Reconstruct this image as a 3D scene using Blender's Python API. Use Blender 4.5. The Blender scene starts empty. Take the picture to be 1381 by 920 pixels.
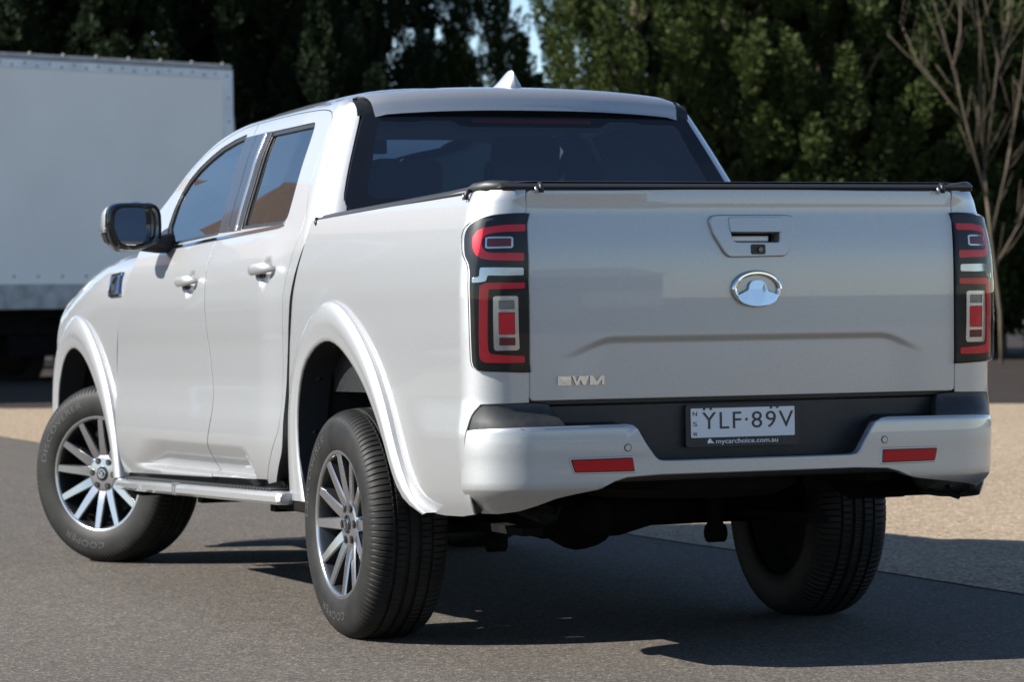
import bpy, bmesh, math, random
from mathutils import Vector, Matrix
from mathutils.geometry import delaunay_2d_cdt
PI = math.pi
rad = math.radians
scene = bpy.context.scene
col = scene.collection

# ------------------------------------------------------------------ camera
CAM = dict(yaw=0.383574, pitch=-0.0121128, roll=-0.0126699, f=4241.2, loc=(-4.21027, -9.69441, 1.08692))
def make_camera():
    cd = bpy.data.cameras.new('camera'); o = bpy.data.objects.new('camera', cd); col.objects.link(o)
    y, p, r = CAM['yaw'], CAM['pitch'], CAM['roll']
    fw = Vector((math.sin(y)*math.cos(p), math.cos(y)*math.cos(p), math.sin(p)))
    r0 = Vector((math.cos(y), -math.sin(y), 0)); u0 = r0.cross(fw)
    rt = math.cos(r)*r0+math.sin(r)*u0; up = -math.sin(r)*r0+math.cos(r)*u0
    o.matrix_world = Matrix(((rt.x, up.x, -fw.x, CAM['loc'][0]), (rt.y, up.y, -fw.y, CAM['loc'][1]), (rt.z, up.z, -fw.z, CAM['loc'][2]), (0, 0, 0, 1)))
    cd.sensor_width = 36; cd.lens = CAM['f']*36/1381
    cd.clip_start = .1; cd.clip_end = 3000
    cd.dof.use_dof = True; cd.dof.focus_distance = 9.3; cd.dof.aperture_fstop = 6.5
    scene.camera = o
make_camera()

# ------------------------------------------------------------------ sky, sun, exposure
SUN_TO = Vector((-1.5, 0.28, 1.0)).normalized()      # direction towards the sun
w = bpy.data.worlds.new('World'); scene.world = w; w.use_nodes = True
nt = w.node_tree; bg = nt.nodes['Background']
sky = nt.nodes.new('ShaderNodeTexSky'); sky.sky_type = 'NISHITA'; sky.sun_disc = False
sky.sun_elevation = math.asin(SUN_TO.z); sky.sun_rotation = math.atan2(SUN_TO.x, SUN_TO.y)
sky.air_density = 0.85; sky.dust_density = 0.05; sky.ozone_density = 2.5
nt.links.new(sky.outputs[0], bg.inputs[0]); bg.inputs[1].default_value = 0.074
sd = bpy.data.lights.new('sun', 'SUN'); so = bpy.data.objects.new('sun', sd); col.objects.link(so)
sd.energy = 5.0; sd.angle = rad(0.5); sd.color = (1, .962, .895)
so.rotation_euler = (-SUN_TO).to_track_quat('-Z', 'Y').to_euler(); so.location = (-30, 0, 20)
vs = scene.view_settings; vs.view_transform = 'Standard'; vs.look = 'None'; vs.gamma = 1; vs.use_curve_mapping = False
vs.exposure = 1.33

# ------------------------------------------------------------------ materials
def mat(name, color=(.5, .5, .5), rough=.5, metal=0., coat=0., coat_rough=.03, spec=.5, noise=None, bump=None, emit=None):
    m = bpy.data.materials.new(name); m.use_nodes = True
    t = m.node_tree; b = t.nodes['Principled BSDF']
    b.inputs['Base Color'].default_value = (*color, 1); b.inputs['Roughness'].default_value = rough
    b.inputs['Metallic'].default_value = metal; b.inputs['Coat Weight'].default_value = coat
    b.inputs['Coat Roughness'].default_value = coat_rough; b.inputs['Specular IOR Level'].default_value = spec
    if noise or bump:
        tc = t.nodes.new('ShaderNodeTexCoord')
    if noise:      # (scale, other colour, detail)
        n = t.nodes.new('ShaderNodeTexNoise'); n.inputs['Scale'].default_value = noise[0]; n.inputs['Detail'].default_value = noise[2]
        t.links.new(tc.outputs['Object'], n.inputs['Vector'])
        r = t.nodes.new('ShaderNodeValToRGB'); r.color_ramp.elements[0].position = .35; r.color_ramp.elements[1].position = .65
        r.color_ramp.elements[0].color = (*color, 1); r.color_ramp.elements[1].color = (*noise[1], 1)
        t.links.new(n.outputs[0], r.inputs[0]); t.links.new(r.outputs[0], b.inputs['Base Color'])
    if bump:       # (scale, strength, distance)
        n = t.nodes.new('ShaderNodeTexNoise'); n.inputs['Scale'].default_value = bump[0]; n.inputs['Detail'].default_value = 4
        t.links.new(tc.outputs['Object'], n.inputs['Vector'])
        bp_ = t.nodes.new('ShaderNodeBump'); bp_.inputs['Strength'].default_value = bump[1]; bp_.inputs['Distance'].default_value = bump[2]
        t.links.new(n.outputs[0], bp_.inputs['Height']); t.links.new(bp_.outputs[0], b.inputs['Normal'])
    return m
def glass(name, tint, ior=1.5):
    m = bpy.data.materials.new(name); m.use_nodes = True; t = m.node_tree
    t.nodes.remove(t.nodes['Principled BSDF']); out = t.nodes['Material Output']
    f = t.nodes.new('ShaderNodeFresnel'); f.inputs[0].default_value = ior
    tr = t.nodes.new('ShaderNodeBsdfTransparent'); tr.inputs[0].default_value = (*tint, 1)
    g = t.nodes.new('ShaderNodeBsdfGlossy'); g.inputs['Roughness'].default_value = .005; g.inputs['Color'].default_value = (1, 1, 1, 1)
    mx = t.nodes.new('ShaderNodeMixShader')
    t.links.new(f.outputs[0], mx.inputs[0]); t.links.new(tr.outputs[0], mx.inputs[1]); t.links.new(g.outputs[0], mx.inputs[2])
    t.links.new(mx.outputs[0], out.inputs[0]); return m
def paint_material():
    """silver metallic: coarse flakes scatter the sun widely, fine ones mirror softly, clear coat on top"""
    m = mat('silver_paint', (.535, .538, .541), .50, .80, 1.0, .012)
    t = m.node_tree; b = t.nodes['Principled BSDF']; out = t.nodes['Material Output']
    b2 = t.nodes.new('ShaderNodeBsdfPrincipled')
    for k, v in (('Base Color', (.105, .106, .108, 1)), ('Metallic', .9), ('Roughness', .20), ('Coat Weight', 1.), ('Coat Roughness', .015)): b2.inputs[k].default_value = v
    tc = t.nodes.new('ShaderNodeTexCoord'); n = t.nodes.new('ShaderNodeTexNoise'); n.inputs['Scale'].default_value = 700; n.inputs['Detail'].default_value = 1
    r = t.nodes.new('ShaderNodeMapRange'); r.inputs['From Min'].default_value = .3; r.inputs['From Max'].default_value = .7
    r.inputs['To Min'].default_value = .20; r.inputs['To Max'].default_value = .40
    mx = t.nodes.new('ShaderNodeMixShader')
    t.links.new(tc.outputs['Object'], n.inputs['Vector']); t.links.new(n.outputs[0], r.inputs[0]); t.links.new(r.outputs[0], mx.inputs[0])
    t.links.new(b.outputs[0], mx.inputs[1]); t.links.new(b2.outputs[0], mx.inputs[2]); t.links.new(mx.outputs[0], out.inputs[0])
    return m
M = {}
M['paint'] = paint_material()
M['black'] = mat('black_plastic', (.007, .007, .0075), .45, noise=(60, (.012, .012, .0125), 3))
M['trim'] = mat('grey_black_trim', (.014, .0145, .0155), .5, noise=(40, (.020, .0205, .0215), 3))
M['gloss_black'] = mat('gloss_black', (.005, .0055, .007), .10, 0, .4)
M['brake'] = mat('high_brake_lens', (.05, .012, .014), .15)
M['pillar'] = mat('pillar_film', (.020, .021, .024), .22, .2, .3)
M['frit'] = mat('window_border_black', (.008, .009, .012), .03, 0, .0, noise=(5, (.009, .010, .013), 1))
M['liner'] = mat('arch_liner', (.020, .021, .023), .75, spec=.2, bump=(120, .3, .002))
M['under'] = mat('underbody_black', (.004, .004, .004), .85, spec=.08, noise=(9, (.008, .0075, .007), 5))
M['steel'] = mat('dull_steel', (.06, .058, .055), .5, .6, noise=(12, (.03, .026, .022), 5))
M['chrome'] = mat('chrome', (.62, .63, .64), .06, 1.0)
M['satin'] = mat('satin_chrome', (.6, .6, .6), .25, 1.0)
M['mach'] = mat('machined_alloy', (.36, .36, .365), .22, .9, .5)
M['rim'] = mat('dark_alloy', (.030, .031, .034), .35, .6, .3)
M['rubber'] = mat('tyre_rubber', (.0060, .0059, .0058), .6, spec=.24, noise=(14, (.0125, .0118, .011), 5), bump=(160, .15, .001))
M['letter'] = mat('tyre_lettering', (.032, .030, .028), .6)
M['red'] = mat('red_lens', (.80, .010, .028), .3, spec=.3)
M['reflector'] = mat('red_reflector_plastic', (.42, .004, .008), .35, spec=.25)
M['darkred'] = mat('dark_red_lens', (.17, .012, .016), .3, spec=.3)
M['grey_lens'] = mat('grey_lens', (.16, .17, .18), .15, .2, 1.0)
M['silver_lens'] = mat('reflector_silver', (.40, .41, .43), .18, .8, 1.0)
M['lampbase'] = mat('lamp_black', (.007, .007, .008), .35, spec=.2)
M['lampdark'] = mat('lamp_inner_dark', (.03, .024, .026), .2, 0, 1.0)
M['glass'] = glass('tinted_side_glass', (.28, .30, .30), 2.5)
M['rglass'] = glass('tinted_rear_glass', (.72, .78, .80), 2.0)
M['wglass'] = glass('clear_glass', (.82, .88, .86))
M['lens'] = glass('clear_lens', (.97, .97, .97), 1.3)
M['mirror'] = mat('mirror_glass', (.75, .78, .8), .01, 1.0)
M['seat'] = mat('dark_seat_fabric', (.018, .019, .021), .8, noise=(80, (.028, .029, .032), 2))
M['cabin'] = mat('cabin_lining', (.10, .10, .102), .8)
M['headliner'] = mat('cabin_headlining', (.38, .37, .35), .9)
M['plate'] = mat('number_plate_white', (.60, .61, .62), .35)
M['ink'] = mat('plate_ink', (.02, .02, .022), .4)
M['white'] = mat('white_print', (.75, .75, .75), .5)
M['bluebadge'] = mat('blue_badge', (.10, .16, .30), .15, .6, 1.0)
M['cover'] = mat('black_vinyl_cover', (.016, .016, .017), .5, bump=(300, .3, .001))

# ------------------------------------------------------------------ object helpers
def link(o, parent=None):
    col.objects.link(o)
    if parent is not None: o.parent = parent
    return o
def tag(o, label=None, cat=None, group=None, kind=None):
    if label: o['label'] = label
    if cat: o['category'] = cat
    if group: o['group'] = group
    if kind: o['kind'] = kind
    return o
def empty(name, loc=(0, 0, 0), rotz=0):
    o = bpy.data.objects.new(name, None); o.location = loc; o.rotation_euler = (0, 0, rotz); o.empty_display_size = .2
    return link(o)
def mesh_obj(name, verts, faces, m, parent=None, smooth=True, normals=None, mats=None, idx=None):
    me = bpy.data.meshes.new(name); me.from_pydata([tuple(v) for v in verts], [], faces); me.update()
    for mm in (mats or [m]): me.materials.append(mm)
    if idx: me.polygons.foreach_set('material_index', idx)
    me.polygons.foreach_set('use_smooth', [smooth]*len(me.polygons))
    if normals: me.normals_split_custom_set_from_vertices([tuple(n) for n in normals])
    o = bpy.data.objects.new(name, me); return link(o, parent)
def bm_obj(name, bm, m, parent=None, smooth=False, angle=None):
    bmesh.ops.recalc_face_normals(bm, faces=bm.faces)
    me = bpy.data.meshes.new(name)
    for f in bm.faces: f.smooth = smooth
    if smooth and angle:
        for e in bm.edges:
            if len(e.link_faces) == 2 and e.calc_face_angle(0) > rad(angle): e.smooth = False
    bm.to_mesh(me); bm.free(); me.materials.append(m)
    o = bpy.data.objects.new(name, me); return link(o, parent)
def bm_box(bm, lo, hi, mx=None, bev=0):
    r = bmesh.ops.create_cube(bm, size=1)
    S = Matrix.Diagonal((hi[0]-lo[0], hi[1]-lo[1], hi[2]-lo[2], 1)); T = Matrix.Translation(((lo[0]+hi[0])/2, (lo[1]+hi[1])/2, (lo[2]+hi[2])/2))
    bmesh.ops.transform(bm, matrix=(mx or Matrix())@T@S, verts=r['verts'])
    if bev:
        es = list({e for v in r['verts'] for e in v.link_edges})
        bmesh.ops.bevel(bm, geom=es, offset=bev, segments=2, profile=.6, affect='EDGES')
def bm_tube(bm, pts, r, n=10, caps=True):
    pts = [Vector(p) for p in pts]; rs = r if isinstance(r, (list, tuple)) else [r]*len(pts)
    rings = []; prev = None
    for i, p in enumerate(pts):
        d = ((pts[min(i+1, len(pts)-1)]-pts[max(i-1, 0)])).normalized()
        if prev is None: a = d.orthogonal().normalized()
        else: a = (prev-d*prev.dot(d)).normalized()
        prev = a; b = d.cross(a)
        rings.append([bm.verts.new(p+(a*math.cos(2*PI*k/n)+b*math.sin(2*PI*k/n))*rs[i]) for k in range(n)])
    for A, B in zip(rings, rings[1:]):
        for k in range(n): bm.faces.new((A[k], A[(k+1) % n], B[(k+1) % n], B[k]))
    if caps: bm.faces.new(rings[0][::-1]); bm.faces.new(rings[-1])
def bm_lathe(bm, prof, n, axis='x', close=False):
    """prof: list of (a, r): a along the axis, r radius"""
    rings = []
    for a, r in prof:
        ring = []
        for k in range(n):
            c, s = math.cos(2*PI*k/n), math.sin(2*PI*k/n)
            ring.append(bm.verts.new((a, r*c, r*s) if axis == 'x' else (r*c, r*s, a)))
        rings.append(ring)
    pr = list(zip(rings, rings[1:]))+([(rings[-1], rings[0])] if close else [])
    for A, B in pr:
        for k in range(n): bm.faces.new((A[k], A[(k+1) % n], B[(k+1) % n], B[k]))
    return rings
def mirror_obj(o, parent, name=None, label=None):
    """a right-hand copy of a left-hand part (mesh mirrored in x)"""
    me0 = o.data; vs_ = [(-v.co.x, v.co.y, v.co.z) for v in me0.vertices]; fs = [tuple(reversed(p.vertices)) for p in me0.polygons]
    nr = None
    if me0.has_custom_normals:
        nr = [None]*len(vs_)
        for l in me0.loops:
            q = me0.corner_normals[l.index].vector; nr[l.vertex_index] = (-q.x, q.y, q.z)
        nr = [q or (0, 0, 1) for q in nr]
    q = mesh_obj(name or o.name.split('.')[0], vs_, fs, me0.materials[0], parent, me0.polygons[0].use_smooth, nr, list(me0.materials), [p.material_index for p in me0.polygons])
    return q
def interp(pts):
    # pts sorted by key; monotone cubic (Fritsch-Carlson)
    xs=[p[0] for p in pts]; ys=[p[1] for p in pts]; n=len(xs)
    d=[(ys[i+1]-ys[i])/(xs[i+1]-xs[i]) for i in range(n-1)]
    m=[d[0]]+[0 if d[i-1]*d[i]<=0 else 2*d[i-1]*d[i]/(d[i-1]+d[i]) for i in range(1,n-1)]+[d[-1]]
    def f(x):
        if x<=xs[0]: return ys[0]+m[0]*(x-xs[0])
        if x>=xs[-1]: return ys[-1]+m[-1]*(x-xs[-1])
        lo,hi=0,n-1
        while hi-lo>1:
            k=(lo+hi)//2
            if xs[k]<=x: lo=k
            else: hi=k
        h=xs[hi]-xs[lo]; t=(x-xs[lo])/h; t2=t*t; t3=t2*t
        return (2*t3-3*t2+1)*ys[lo]+(t3-2*t2+t)*h*m[lo]+(-2*t3+3*t2)*ys[hi]+(t3-t2)*h*m[hi]
    return f
def sst(a,b,x):
    t=min(1,max(0,(x-a)/(b-a))); return t*t*(3-2*t)
RAKE=0.012
def rake(p):
    x,y,z=p; return (x, y+RAKE*(z-.4), z-RAKE*y)
prof_bed=interp([(.40,-.05),(.45,-.028),(.50,-.011),(.58,.0),(.66,.0065),(.69,.0080),(.72,.0045),(.80,-.003),(.90,-.002),(1.0,0),(1.1,0),(1.2,-.006),(1.3,-.022),(1.36,-.037),(1.395,-.050),(1.42,-.068),(1.44,-.10)])
prof_cab=interp([(.40,-.02),(.46,.004),(.52,.022),(.58,.031),(.63,.034),(.69,.0305),(.76,.023),(.85,.0175),(.95,.017),(1.03,.0195),(1.1,.020),(1.18,.014),(1.25,.002),(1.31,-.018),(1.37,-.045),(1.45,-.0745),(1.55,-.1145),(1.65,-.157),(1.74,-.198),(1.785,-.2215),(1.805,-.2375),(1.818,-.264),(1.826,-.31)])
prof_fen=interp([(.40,-.03),(.52,.0),(.64,.012),(.85,.018),(1.0,.020),(1.12,.018),(1.21,.004),(1.275,-.024),(1.318,-.058),(1.345,-.10),(1.358,-.16)])
# rear: outward offset by height, built from normal tilt angles (deg up)
def _mk_rear():
    tilt=interp([(.55,-1.5),(.80,-2.5),(.90,-1.8),(1.0,-1.5),(1.12,-.6),(1.19,.4),(1.23,3.0),(1.27,5.0),(1.32,5.5),(1.345,2),(1.362,-5),(1.385,-7),(1.40,2),(1.41,25),(1.42,50)])
    zs=[.55+.005*i for i in range(181)]; o=[0.]
    for a,b in zip(zs,zs[1:]): o.append(o[-1]-math.tan(math.radians(tilt((a+b)/2)))*(b-a))
    k=o[zs.index(min(zs,key=lambda q:abs(q-1.1)))]
    return interp([(z,v-k) for z,v in zip(zs,o)][::2])
off_rear=_mk_rear()
def crease(x,z):
    ax=abs(x); zc=.960-.055*sst(.44,.64,ax)
    f=1-sst(.47,.63,ax)
    return -.0075*sst(zc+.012,zc-.012,z)*f
class Plan:
    """left half of a plan curve with rounded rear and front corners; u=y along the side"""
    def __init__(s,W,Yr,R,Yf=4.10,Rf=.30,taper=None,bow=.02,depth=None,e=1.0):
        s.W,s.Yr,s.R,s.Yf,s.Rf,s.taper,s.bow,s.depth=W,Yr,R,Yf,Rf,taper,bow,depth
    def ucen(s,z): 
        W=s.W(0,z);R=s.R; return s.Yr(z)+R-math.pi*R/2-(W-R)
    def __call__(s,u,z):
        R=s.R; Yr=s.Yr(z); W0=s.W(u if u>Yr else Yr,z)
        a=Yr+R
        if u>=a:
            b=s.Yf-s.Rf
            if u<=b: p=(-W0,u,z)
            else:
                Wb=s.W(b,z); L=math.pi*s.Rf/2
                if u<b+L:
                    t=(u-b)/s.Rf; p=(-Wb+s.Rf*(1-math.cos(t)), b+s.Rf*math.sin(t), z)
                else: p=(-Wb+s.Rf+(u-b-L), s.Yf+.10*(1-((Wb-s.Rf-(u-b-L))/(Wb-s.Rf))**2), z)
        else:
            W=s.W(a,z); L=math.pi*R/2
            if u>a-L:
                t=(a-u)/R; p=(-W+R*(1-math.cos(t)), a-R*math.sin(t), z)
            else:
                x=-W+R+(a-L-u)
                if x>0:
                    q=s(2*(s_uc:=a-L-(W-R))-u,z)
                    return (-q[0],q[1],q[2])
                p=(x,Yr,z)
            xx=p[0]; k=s.bow*(1-(xx/(W))**2)
            y=p[1]-k
            p=(p[0],y,z)
        return p
def rearY(z): return -1.168-off_rear(z)
def taper(y): return -.008*max(0,y-2.5)**2
prof_bedf=interp([(.40,-.05),(.45,-.028),(.50,-.0145),(.60,-.0045),(.75,-.002),(.9,-.001),(1.0,0),(1.1,0),(1.2,-.006),(1.3,-.022),(1.36,-.037),(1.395,-.050),(1.42,-.068),(1.44,-.10)])
def Wbed(y,z):
    k=sst(-.52,-.80,y); return .887+prof_bed(z)*k+prof_bedf(z)*(1-k)
bed=Plan(Wbed, rearY, .115, bow=.018)
def Wcab(y,z): 
    g=sst(1.25,1.6,z)*-.035*max(0,y-1.0)
    return .887+prof_cab(z)+taper(y)+g-.0105*sst(.88,.57,y)*sst(1.40,1.22,z)
cab=Plan(Wcab, lambda z:.385+(z-1.40)*.48, .12, bow=.035)
def hood_drop(y): return .02*max(0,y-2.6)+.16*max(0,y-3.0)**2
fen=Plan(lambda y,z:.887+prof_fen(z+hood_drop(y))+taper(y), lambda z:.3,.1,Yf=4.08,Rf=.24)
prof_bump=interp([(.43,-.070),(.475,-.038),(.512,-.010),(.53,-.003),(.60,-.001),(.65,.001),(.70,0),(.715,-.006),(.725,-.02),(.735,-.05)])
bump=Plan(lambda y,z:.889+prof_bump(z), lambda z:-1.205-prof_bump(z), .17, bow=.035)
def P3(S,u,z): return rake(S(u,z))
def rear_xz(x,z):   # tailgate skin
    q=bed(bed.ucen(z)-abs(x)*-1,z) if False else None
    W=bed.W(0,z); y=bed.Yr(z)-bed.bow*(1-(x/W)**2)
    return rake((x,y-crease(x,z),z))
def cabrear_xz(x,z):
    W=cab.W(.5,z); y=cab.Yr(z)-cab.bow*(1-(x/W)**2)
    return rake((x,y,z))

# ------------------------------------------------------------------ panels cut from a curved skin
def densify(poly, step):
    out = []
    n = len(poly)
    for i in range(n):
        a, b = poly[i], poly[(i+1) % n]; L = math.dist(a, b); k = max(1, int(math.ceil(L/step)))
        for j in range(k): out.append((a[0]+(b[0]-a[0])*j/k, a[1]+(b[1]-a[1])*j/k))
    return out
def spl(pts, step=.02, closed=False):
    """Catmull-Rom through 2D points"""
    n = len(pts); out = []
    rng = range(n if closed else n-1)
    for i in rng:
        p1, p2 = pts[i], pts[(i+1) % n]
        p0 = pts[i-1] if (closed or i > 0) else (2*p1[0]-p2[0], 2*p1[1]-p2[1])
        p3 = pts[(i+2) % n] if (closed or i < n-2) else (2*p2[0]-p1[0], 2*p2[1]-p1[1])
        k = max(1, int(math.ceil(math.dist(p1, p2)/step)))
        for j in range(k):
            t = j/k
            out.append(tuple(.5*(2*p1[q]+(p2[q]-p0[q])*t+(2*p0[q]-5*p1[q]+4*p2[q]-p3[q])*t*t+(3*p1[q]-p0[q]-3*p2[q]+p3[q])*t**3) for q in (0, 1)))
    if not closed: out.append(tuple(pts[-1]))
    return out
def rounded(poly, r, n=5):
    """polygon with its corners rounded"""
    out = []; m = len(poly)
    for i in range(m):
        p, a, b = Vector(poly[i]), Vector(poly[i-1]), Vector(poly[(i+1) % m])
        u, v = (a-p), (b-p); rr = min(r, .45*u.length, .45*v.length)
        A = p+u.normalized()*rr; B = p+v.normalized()*rr
        for k in range(n+1):
            t = k/n; q = A*(1-t)**2+p*2*t*(1-t)+B*t*t; out.append((q.x, q.y))
    return out
def area(poly): return sum(a[0]*b[1]-b[0]*a[1] for a, b in zip(poly, poly[1:]+poly[:1]))/2
def inside(poly, x, y):
    c = False; n = len(poly); j = n-1
    for i in range(n):
        xi, yi = poly[i]; xj, yj = poly[j]
        if (yi > y) != (yj > y) and x < (xj-xi)*(y-yi)/(yj-yi)+xi: c = not c
        j = i
    return c
def fnormal(F, u, v, sgn, h=.002):
    a = Vector(F(u+h, v))-Vector(F(u-h, v)); b = Vector(F(u, v+h))-Vector(F(u, v-h))
    return (a.cross(b)*sgn).normalized()
def panel(name, F, outline, m, parent, holes=(), step=.04, depth=.03, bev=.004, sgn=-1, lift=0., extra=(), rim=None):
    loops = []
    for k, lp in enumerate([outline]+list(holes)):
        lp = densify(list(lp), step)
        if (area(lp) > 0) != (k == 0): lp = lp[::-1]
        loops.append(lp)
    pts = []; edges = []
    for lp in loops:
        s = len(pts); pts += lp; edges += [(s+i, s+(i+1) % len(lp)) for i in range(len(lp))]
    nb = len(pts)
    x0, x1 = min(p[0] for p in loops[0]), max(p[0] for p in loops[0]); y0, y1 = min(p[1] for p in loops[0]), max(p[1] for p in loops[0])
    cell = {}
    for p in pts: cell.setdefault((int(p[0]//step), int(p[1]//step)), []).append(p)
    nx, ny = int((x1-x0)/step)+1, int((y1-y0)/step)+1
    for i in range(nx+1):
        for j in range(ny+1):
            x, y = x0+(i+.5*(j % 2))*step, y0+j*step
            if not inside(loops[0], x, y) or any(inside(h, x, y) for h in loops[1:]): continue
            ci, cj = int(x//step), int(y//step)
            if any((x-q[0])**2+(y-q[1])**2 < (.55*step)**2 for a in (-1, 0, 1) for b in (-1, 0, 1) for q in cell.get((ci+a, cj+b), ())): continue
            pts.append((x, y))
    if extra:
        pts = pts[:nb]+[q for q in pts[nb:] if not any(abs(q[0]-e[0]) < step*.7 and abs(q[1]-e[1]) < step*.7 for e in extra)]+[e for e in extra if inside(loops[0], *e)]
    vo, eo, fo, ov, oe, of = delaunay_2d_cdt([Vector(p) for p in pts], edges, [], 0, 1e-6)
    vmap = {}
    for i, os_ in enumerate(ov):
        for q in os_: vmap[q] = i
    verts = []; nrm = []
    for p in vo:
        n = fnormal(F, p.x, p.y, sgn); q = Vector(F(p.x, p.y))+n*lift; verts.append(q); nrm.append(n)
    faces = []
    flip = sgn < 0
    for f in fo:
        cx = sum(vo[i].x for i in f)/3; cy = sum(vo[i].y for i in f)/3
        if inside(loops[0], cx, cy) and not any(inside(h, cx, cy) for h in loops[1:]):
            a = (vo[f[1]]-vo[f[0]]).cross(vo[f[2]]-vo[f[0]]) if len(vo[0]) == 2 else 0
            ff = list(f)
            if a < 0: ff = ff[::-1]
            faces.append(ff[::-1] if flip else ff)
    s = 0; idx = [0]*len(faces)
    for lp in loops:
        n = len(lp); base = [vmap[s+i] for i in range(n)]; s += n
        r1 = []; r2 = []
        for i in range(n):
            a, b = lp[i-1], lp[(i+1) % n]; tx, ty = b[0]-a[0], b[1]-a[1]; L = math.hypot(tx, ty) or 1
            ox, oy = ty/L, -tx/L        # outward for counter-clockwise
            p = lp[i]; nn = nrm[base[i]]
            q = Vector(F(p[0]+ox*bev*.8, p[1]+oy*bev*.8)); od = (q-Vector(F(p[0], p[1]))).normalized()
            r1.append(len(verts)); verts.append(q+nn*(lift-bev)); nrm.append((od+nn*.15).normalized())
            r2.append(len(verts)); verts.append(q+nn*(lift-depth)); nrm.append(od)
        for i in range(n):
            j = (i+1) % n
            for A, B in ((base, r1), (r1, r2)):
                f = [A[i], A[j], B[j], B[i]]
                f = f[::-1]
                faces.append(f[::-1] if flip else f); idx.append(1 if A is r1 else 0)
    return mesh_obj(name, verts, faces, m, parent, True, nrm, [m, rim or m], idx)  # rim blackens the deep edge faces, painting shade into the panel gaps
def loft(name, rows, m, parent, close_u=False, smooth=True, angle=35):
    bm = bmesh.new(); R = [[bm.verts.new(p) for p in r] for r in rows]
    for A, B in zip(R, R[1:]):
        n = len(A)
        for k in range(n if close_u else n-1):
            q = [A[k], A[(k+1) % n], B[(k+1) % n], B[k]]
            try: bm.faces.new(q)
            except ValueError: pass
    return bm_obj(name, bm, m, parent, smooth, angle)
def extrude_poly(name, poly, T, d, m, parent, bev=0.):
    """flat polygon in local (a, b) extruded by d along local c; T maps (a, b, c) to 3D"""
    bm = bmesh.new()
    if area(poly) < 0: poly = poly[::-1]
    top = [bm.verts.new((a, b, d)) for a, b in poly]; bot = [bm.verts.new((a, b, 0)) for a, b in poly]
    ft = bm.faces.new(top); n = len(poly)
    for i in range(n): bm.faces.new((bot[i], bot[(i+1) % n], top[(i+1) % n], top[i]))
    if bev: bmesh.ops.bevel(bm, geom=list(ft.edges), offset=bev, segments=2, affect='EDGES')
    bmesh.ops.triangulate(bm, faces=[f for f in bm.faces if len(f.verts) > 4])
    for v in bm.verts: v.co = Vector(T(*v.co))
    return bm_obj(name, bm, m, parent, False)
def text_mesh(s, size=1., extrude=.0, space=1.):
    cu = bpy.data.curves.new('lettering', 'FONT'); cu.body = s; cu.size = size; cu.extrude = extrude; cu.space_character = space; cu.resolution_u = 3
    o = bpy.data.objects.new('lettering', cu); col.objects.link(o)
    me = bpy.data.meshes.new_from_object(o.evaluated_get(bpy.context.evaluated_depsgraph_get()))
    vs_ = [tuple(v.co) for v in me.vertices]; fs = [tuple(p.vertices) for p in me.polygons]
    bpy.data.objects.remove(o); bpy.data.curves.remove(cu); bpy.data.meshes.remove(me)
    return vs_, fs
def lettering(name, s, box, T, m, parent, depth=.002, space=1., bold=0.):
    """text fitted into box (a0, b0, a1, b1) on the local plane mapped by T(a, b, c)"""
    v, f = text_mesh(s, 1, .5, space)
    xs = [p[0] for p in v]; ys = [p[1] for p in v]
    sx = (box[2]-box[0])/(max(xs)-min(xs)); sy = (box[3]-box[1])/(max(ys)-min(ys))
    vv = [T(box[0]+(p[0]-min(xs))*sx, box[1]+(p[1]-min(ys))*sy, (p[2]+.5)*depth) for p in v]
    return mesh_obj(name, vv, f, m, parent, False)

# ================================================================== the ute
TR = empty('pickup_truck'); tag(TR, 'silver dual cab pickup truck parked on the asphalt with its front wheels turned left', 'pickup truck')
PT = M['paint']
B_ = lambda u, z: rake(bed(u, z))
F_ = lambda u, z: rake(fen(u, z))
K_ = lambda u, z: rake(bump(u, z))
C_ = lambda u, z: rake(cab(u, z))
def dent(u, z):
    d = 0
    for (hy, hz) in ((.812, 1.212), (1.738, 1.192)):      # bowls behind the door handles
        r = math.hypot((u-hy)/.070, (z-hz)/.056); d += .021*(1-sst(.2, 1.0, r))
    a = sst(.905+(z-.48)*.62, 1.0+(z-.48)*.80, u)
    b = 1-sst(2.18-(z-.48)*1.0, 2.62-(z-.48)*1.5, u)
    g = max(0., .602-z); g = g*g/(g+.008)
    d += .44*g*sst(.484, .500, z)*a*b
    return d
def D_(u, z):
    p = cab(u, z); return rake((p[0]+dent(u, z), p[1], p[2]))
def inset(poly, d):
    if area(poly) < 0: poly = poly[::-1]
    out = []; n = len(poly)
    for i in range(n):
        a, p, b = poly[i-1], poly[i], poly[(i+1) % n]
        t1 = (p[0]-a[0], p[1]-a[1]); t2 = (b[0]-p[0], b[1]-p[1])
        l1 = math.hypot(*t1) or 1; l2 = math.hypot(*t2) or 1
        nx = -(t1[1]/l1+t2[1]/l2); ny = t1[0]/l1+t2[0]/l2; L = nx*nx+ny*ny or 1
        k = 2*d/max(L, 1.0)
        out.append((p[0]+nx*k, p[1]+ny*k))
    return out
def both(o):
    mirror_obj(o, TR); return o

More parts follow.
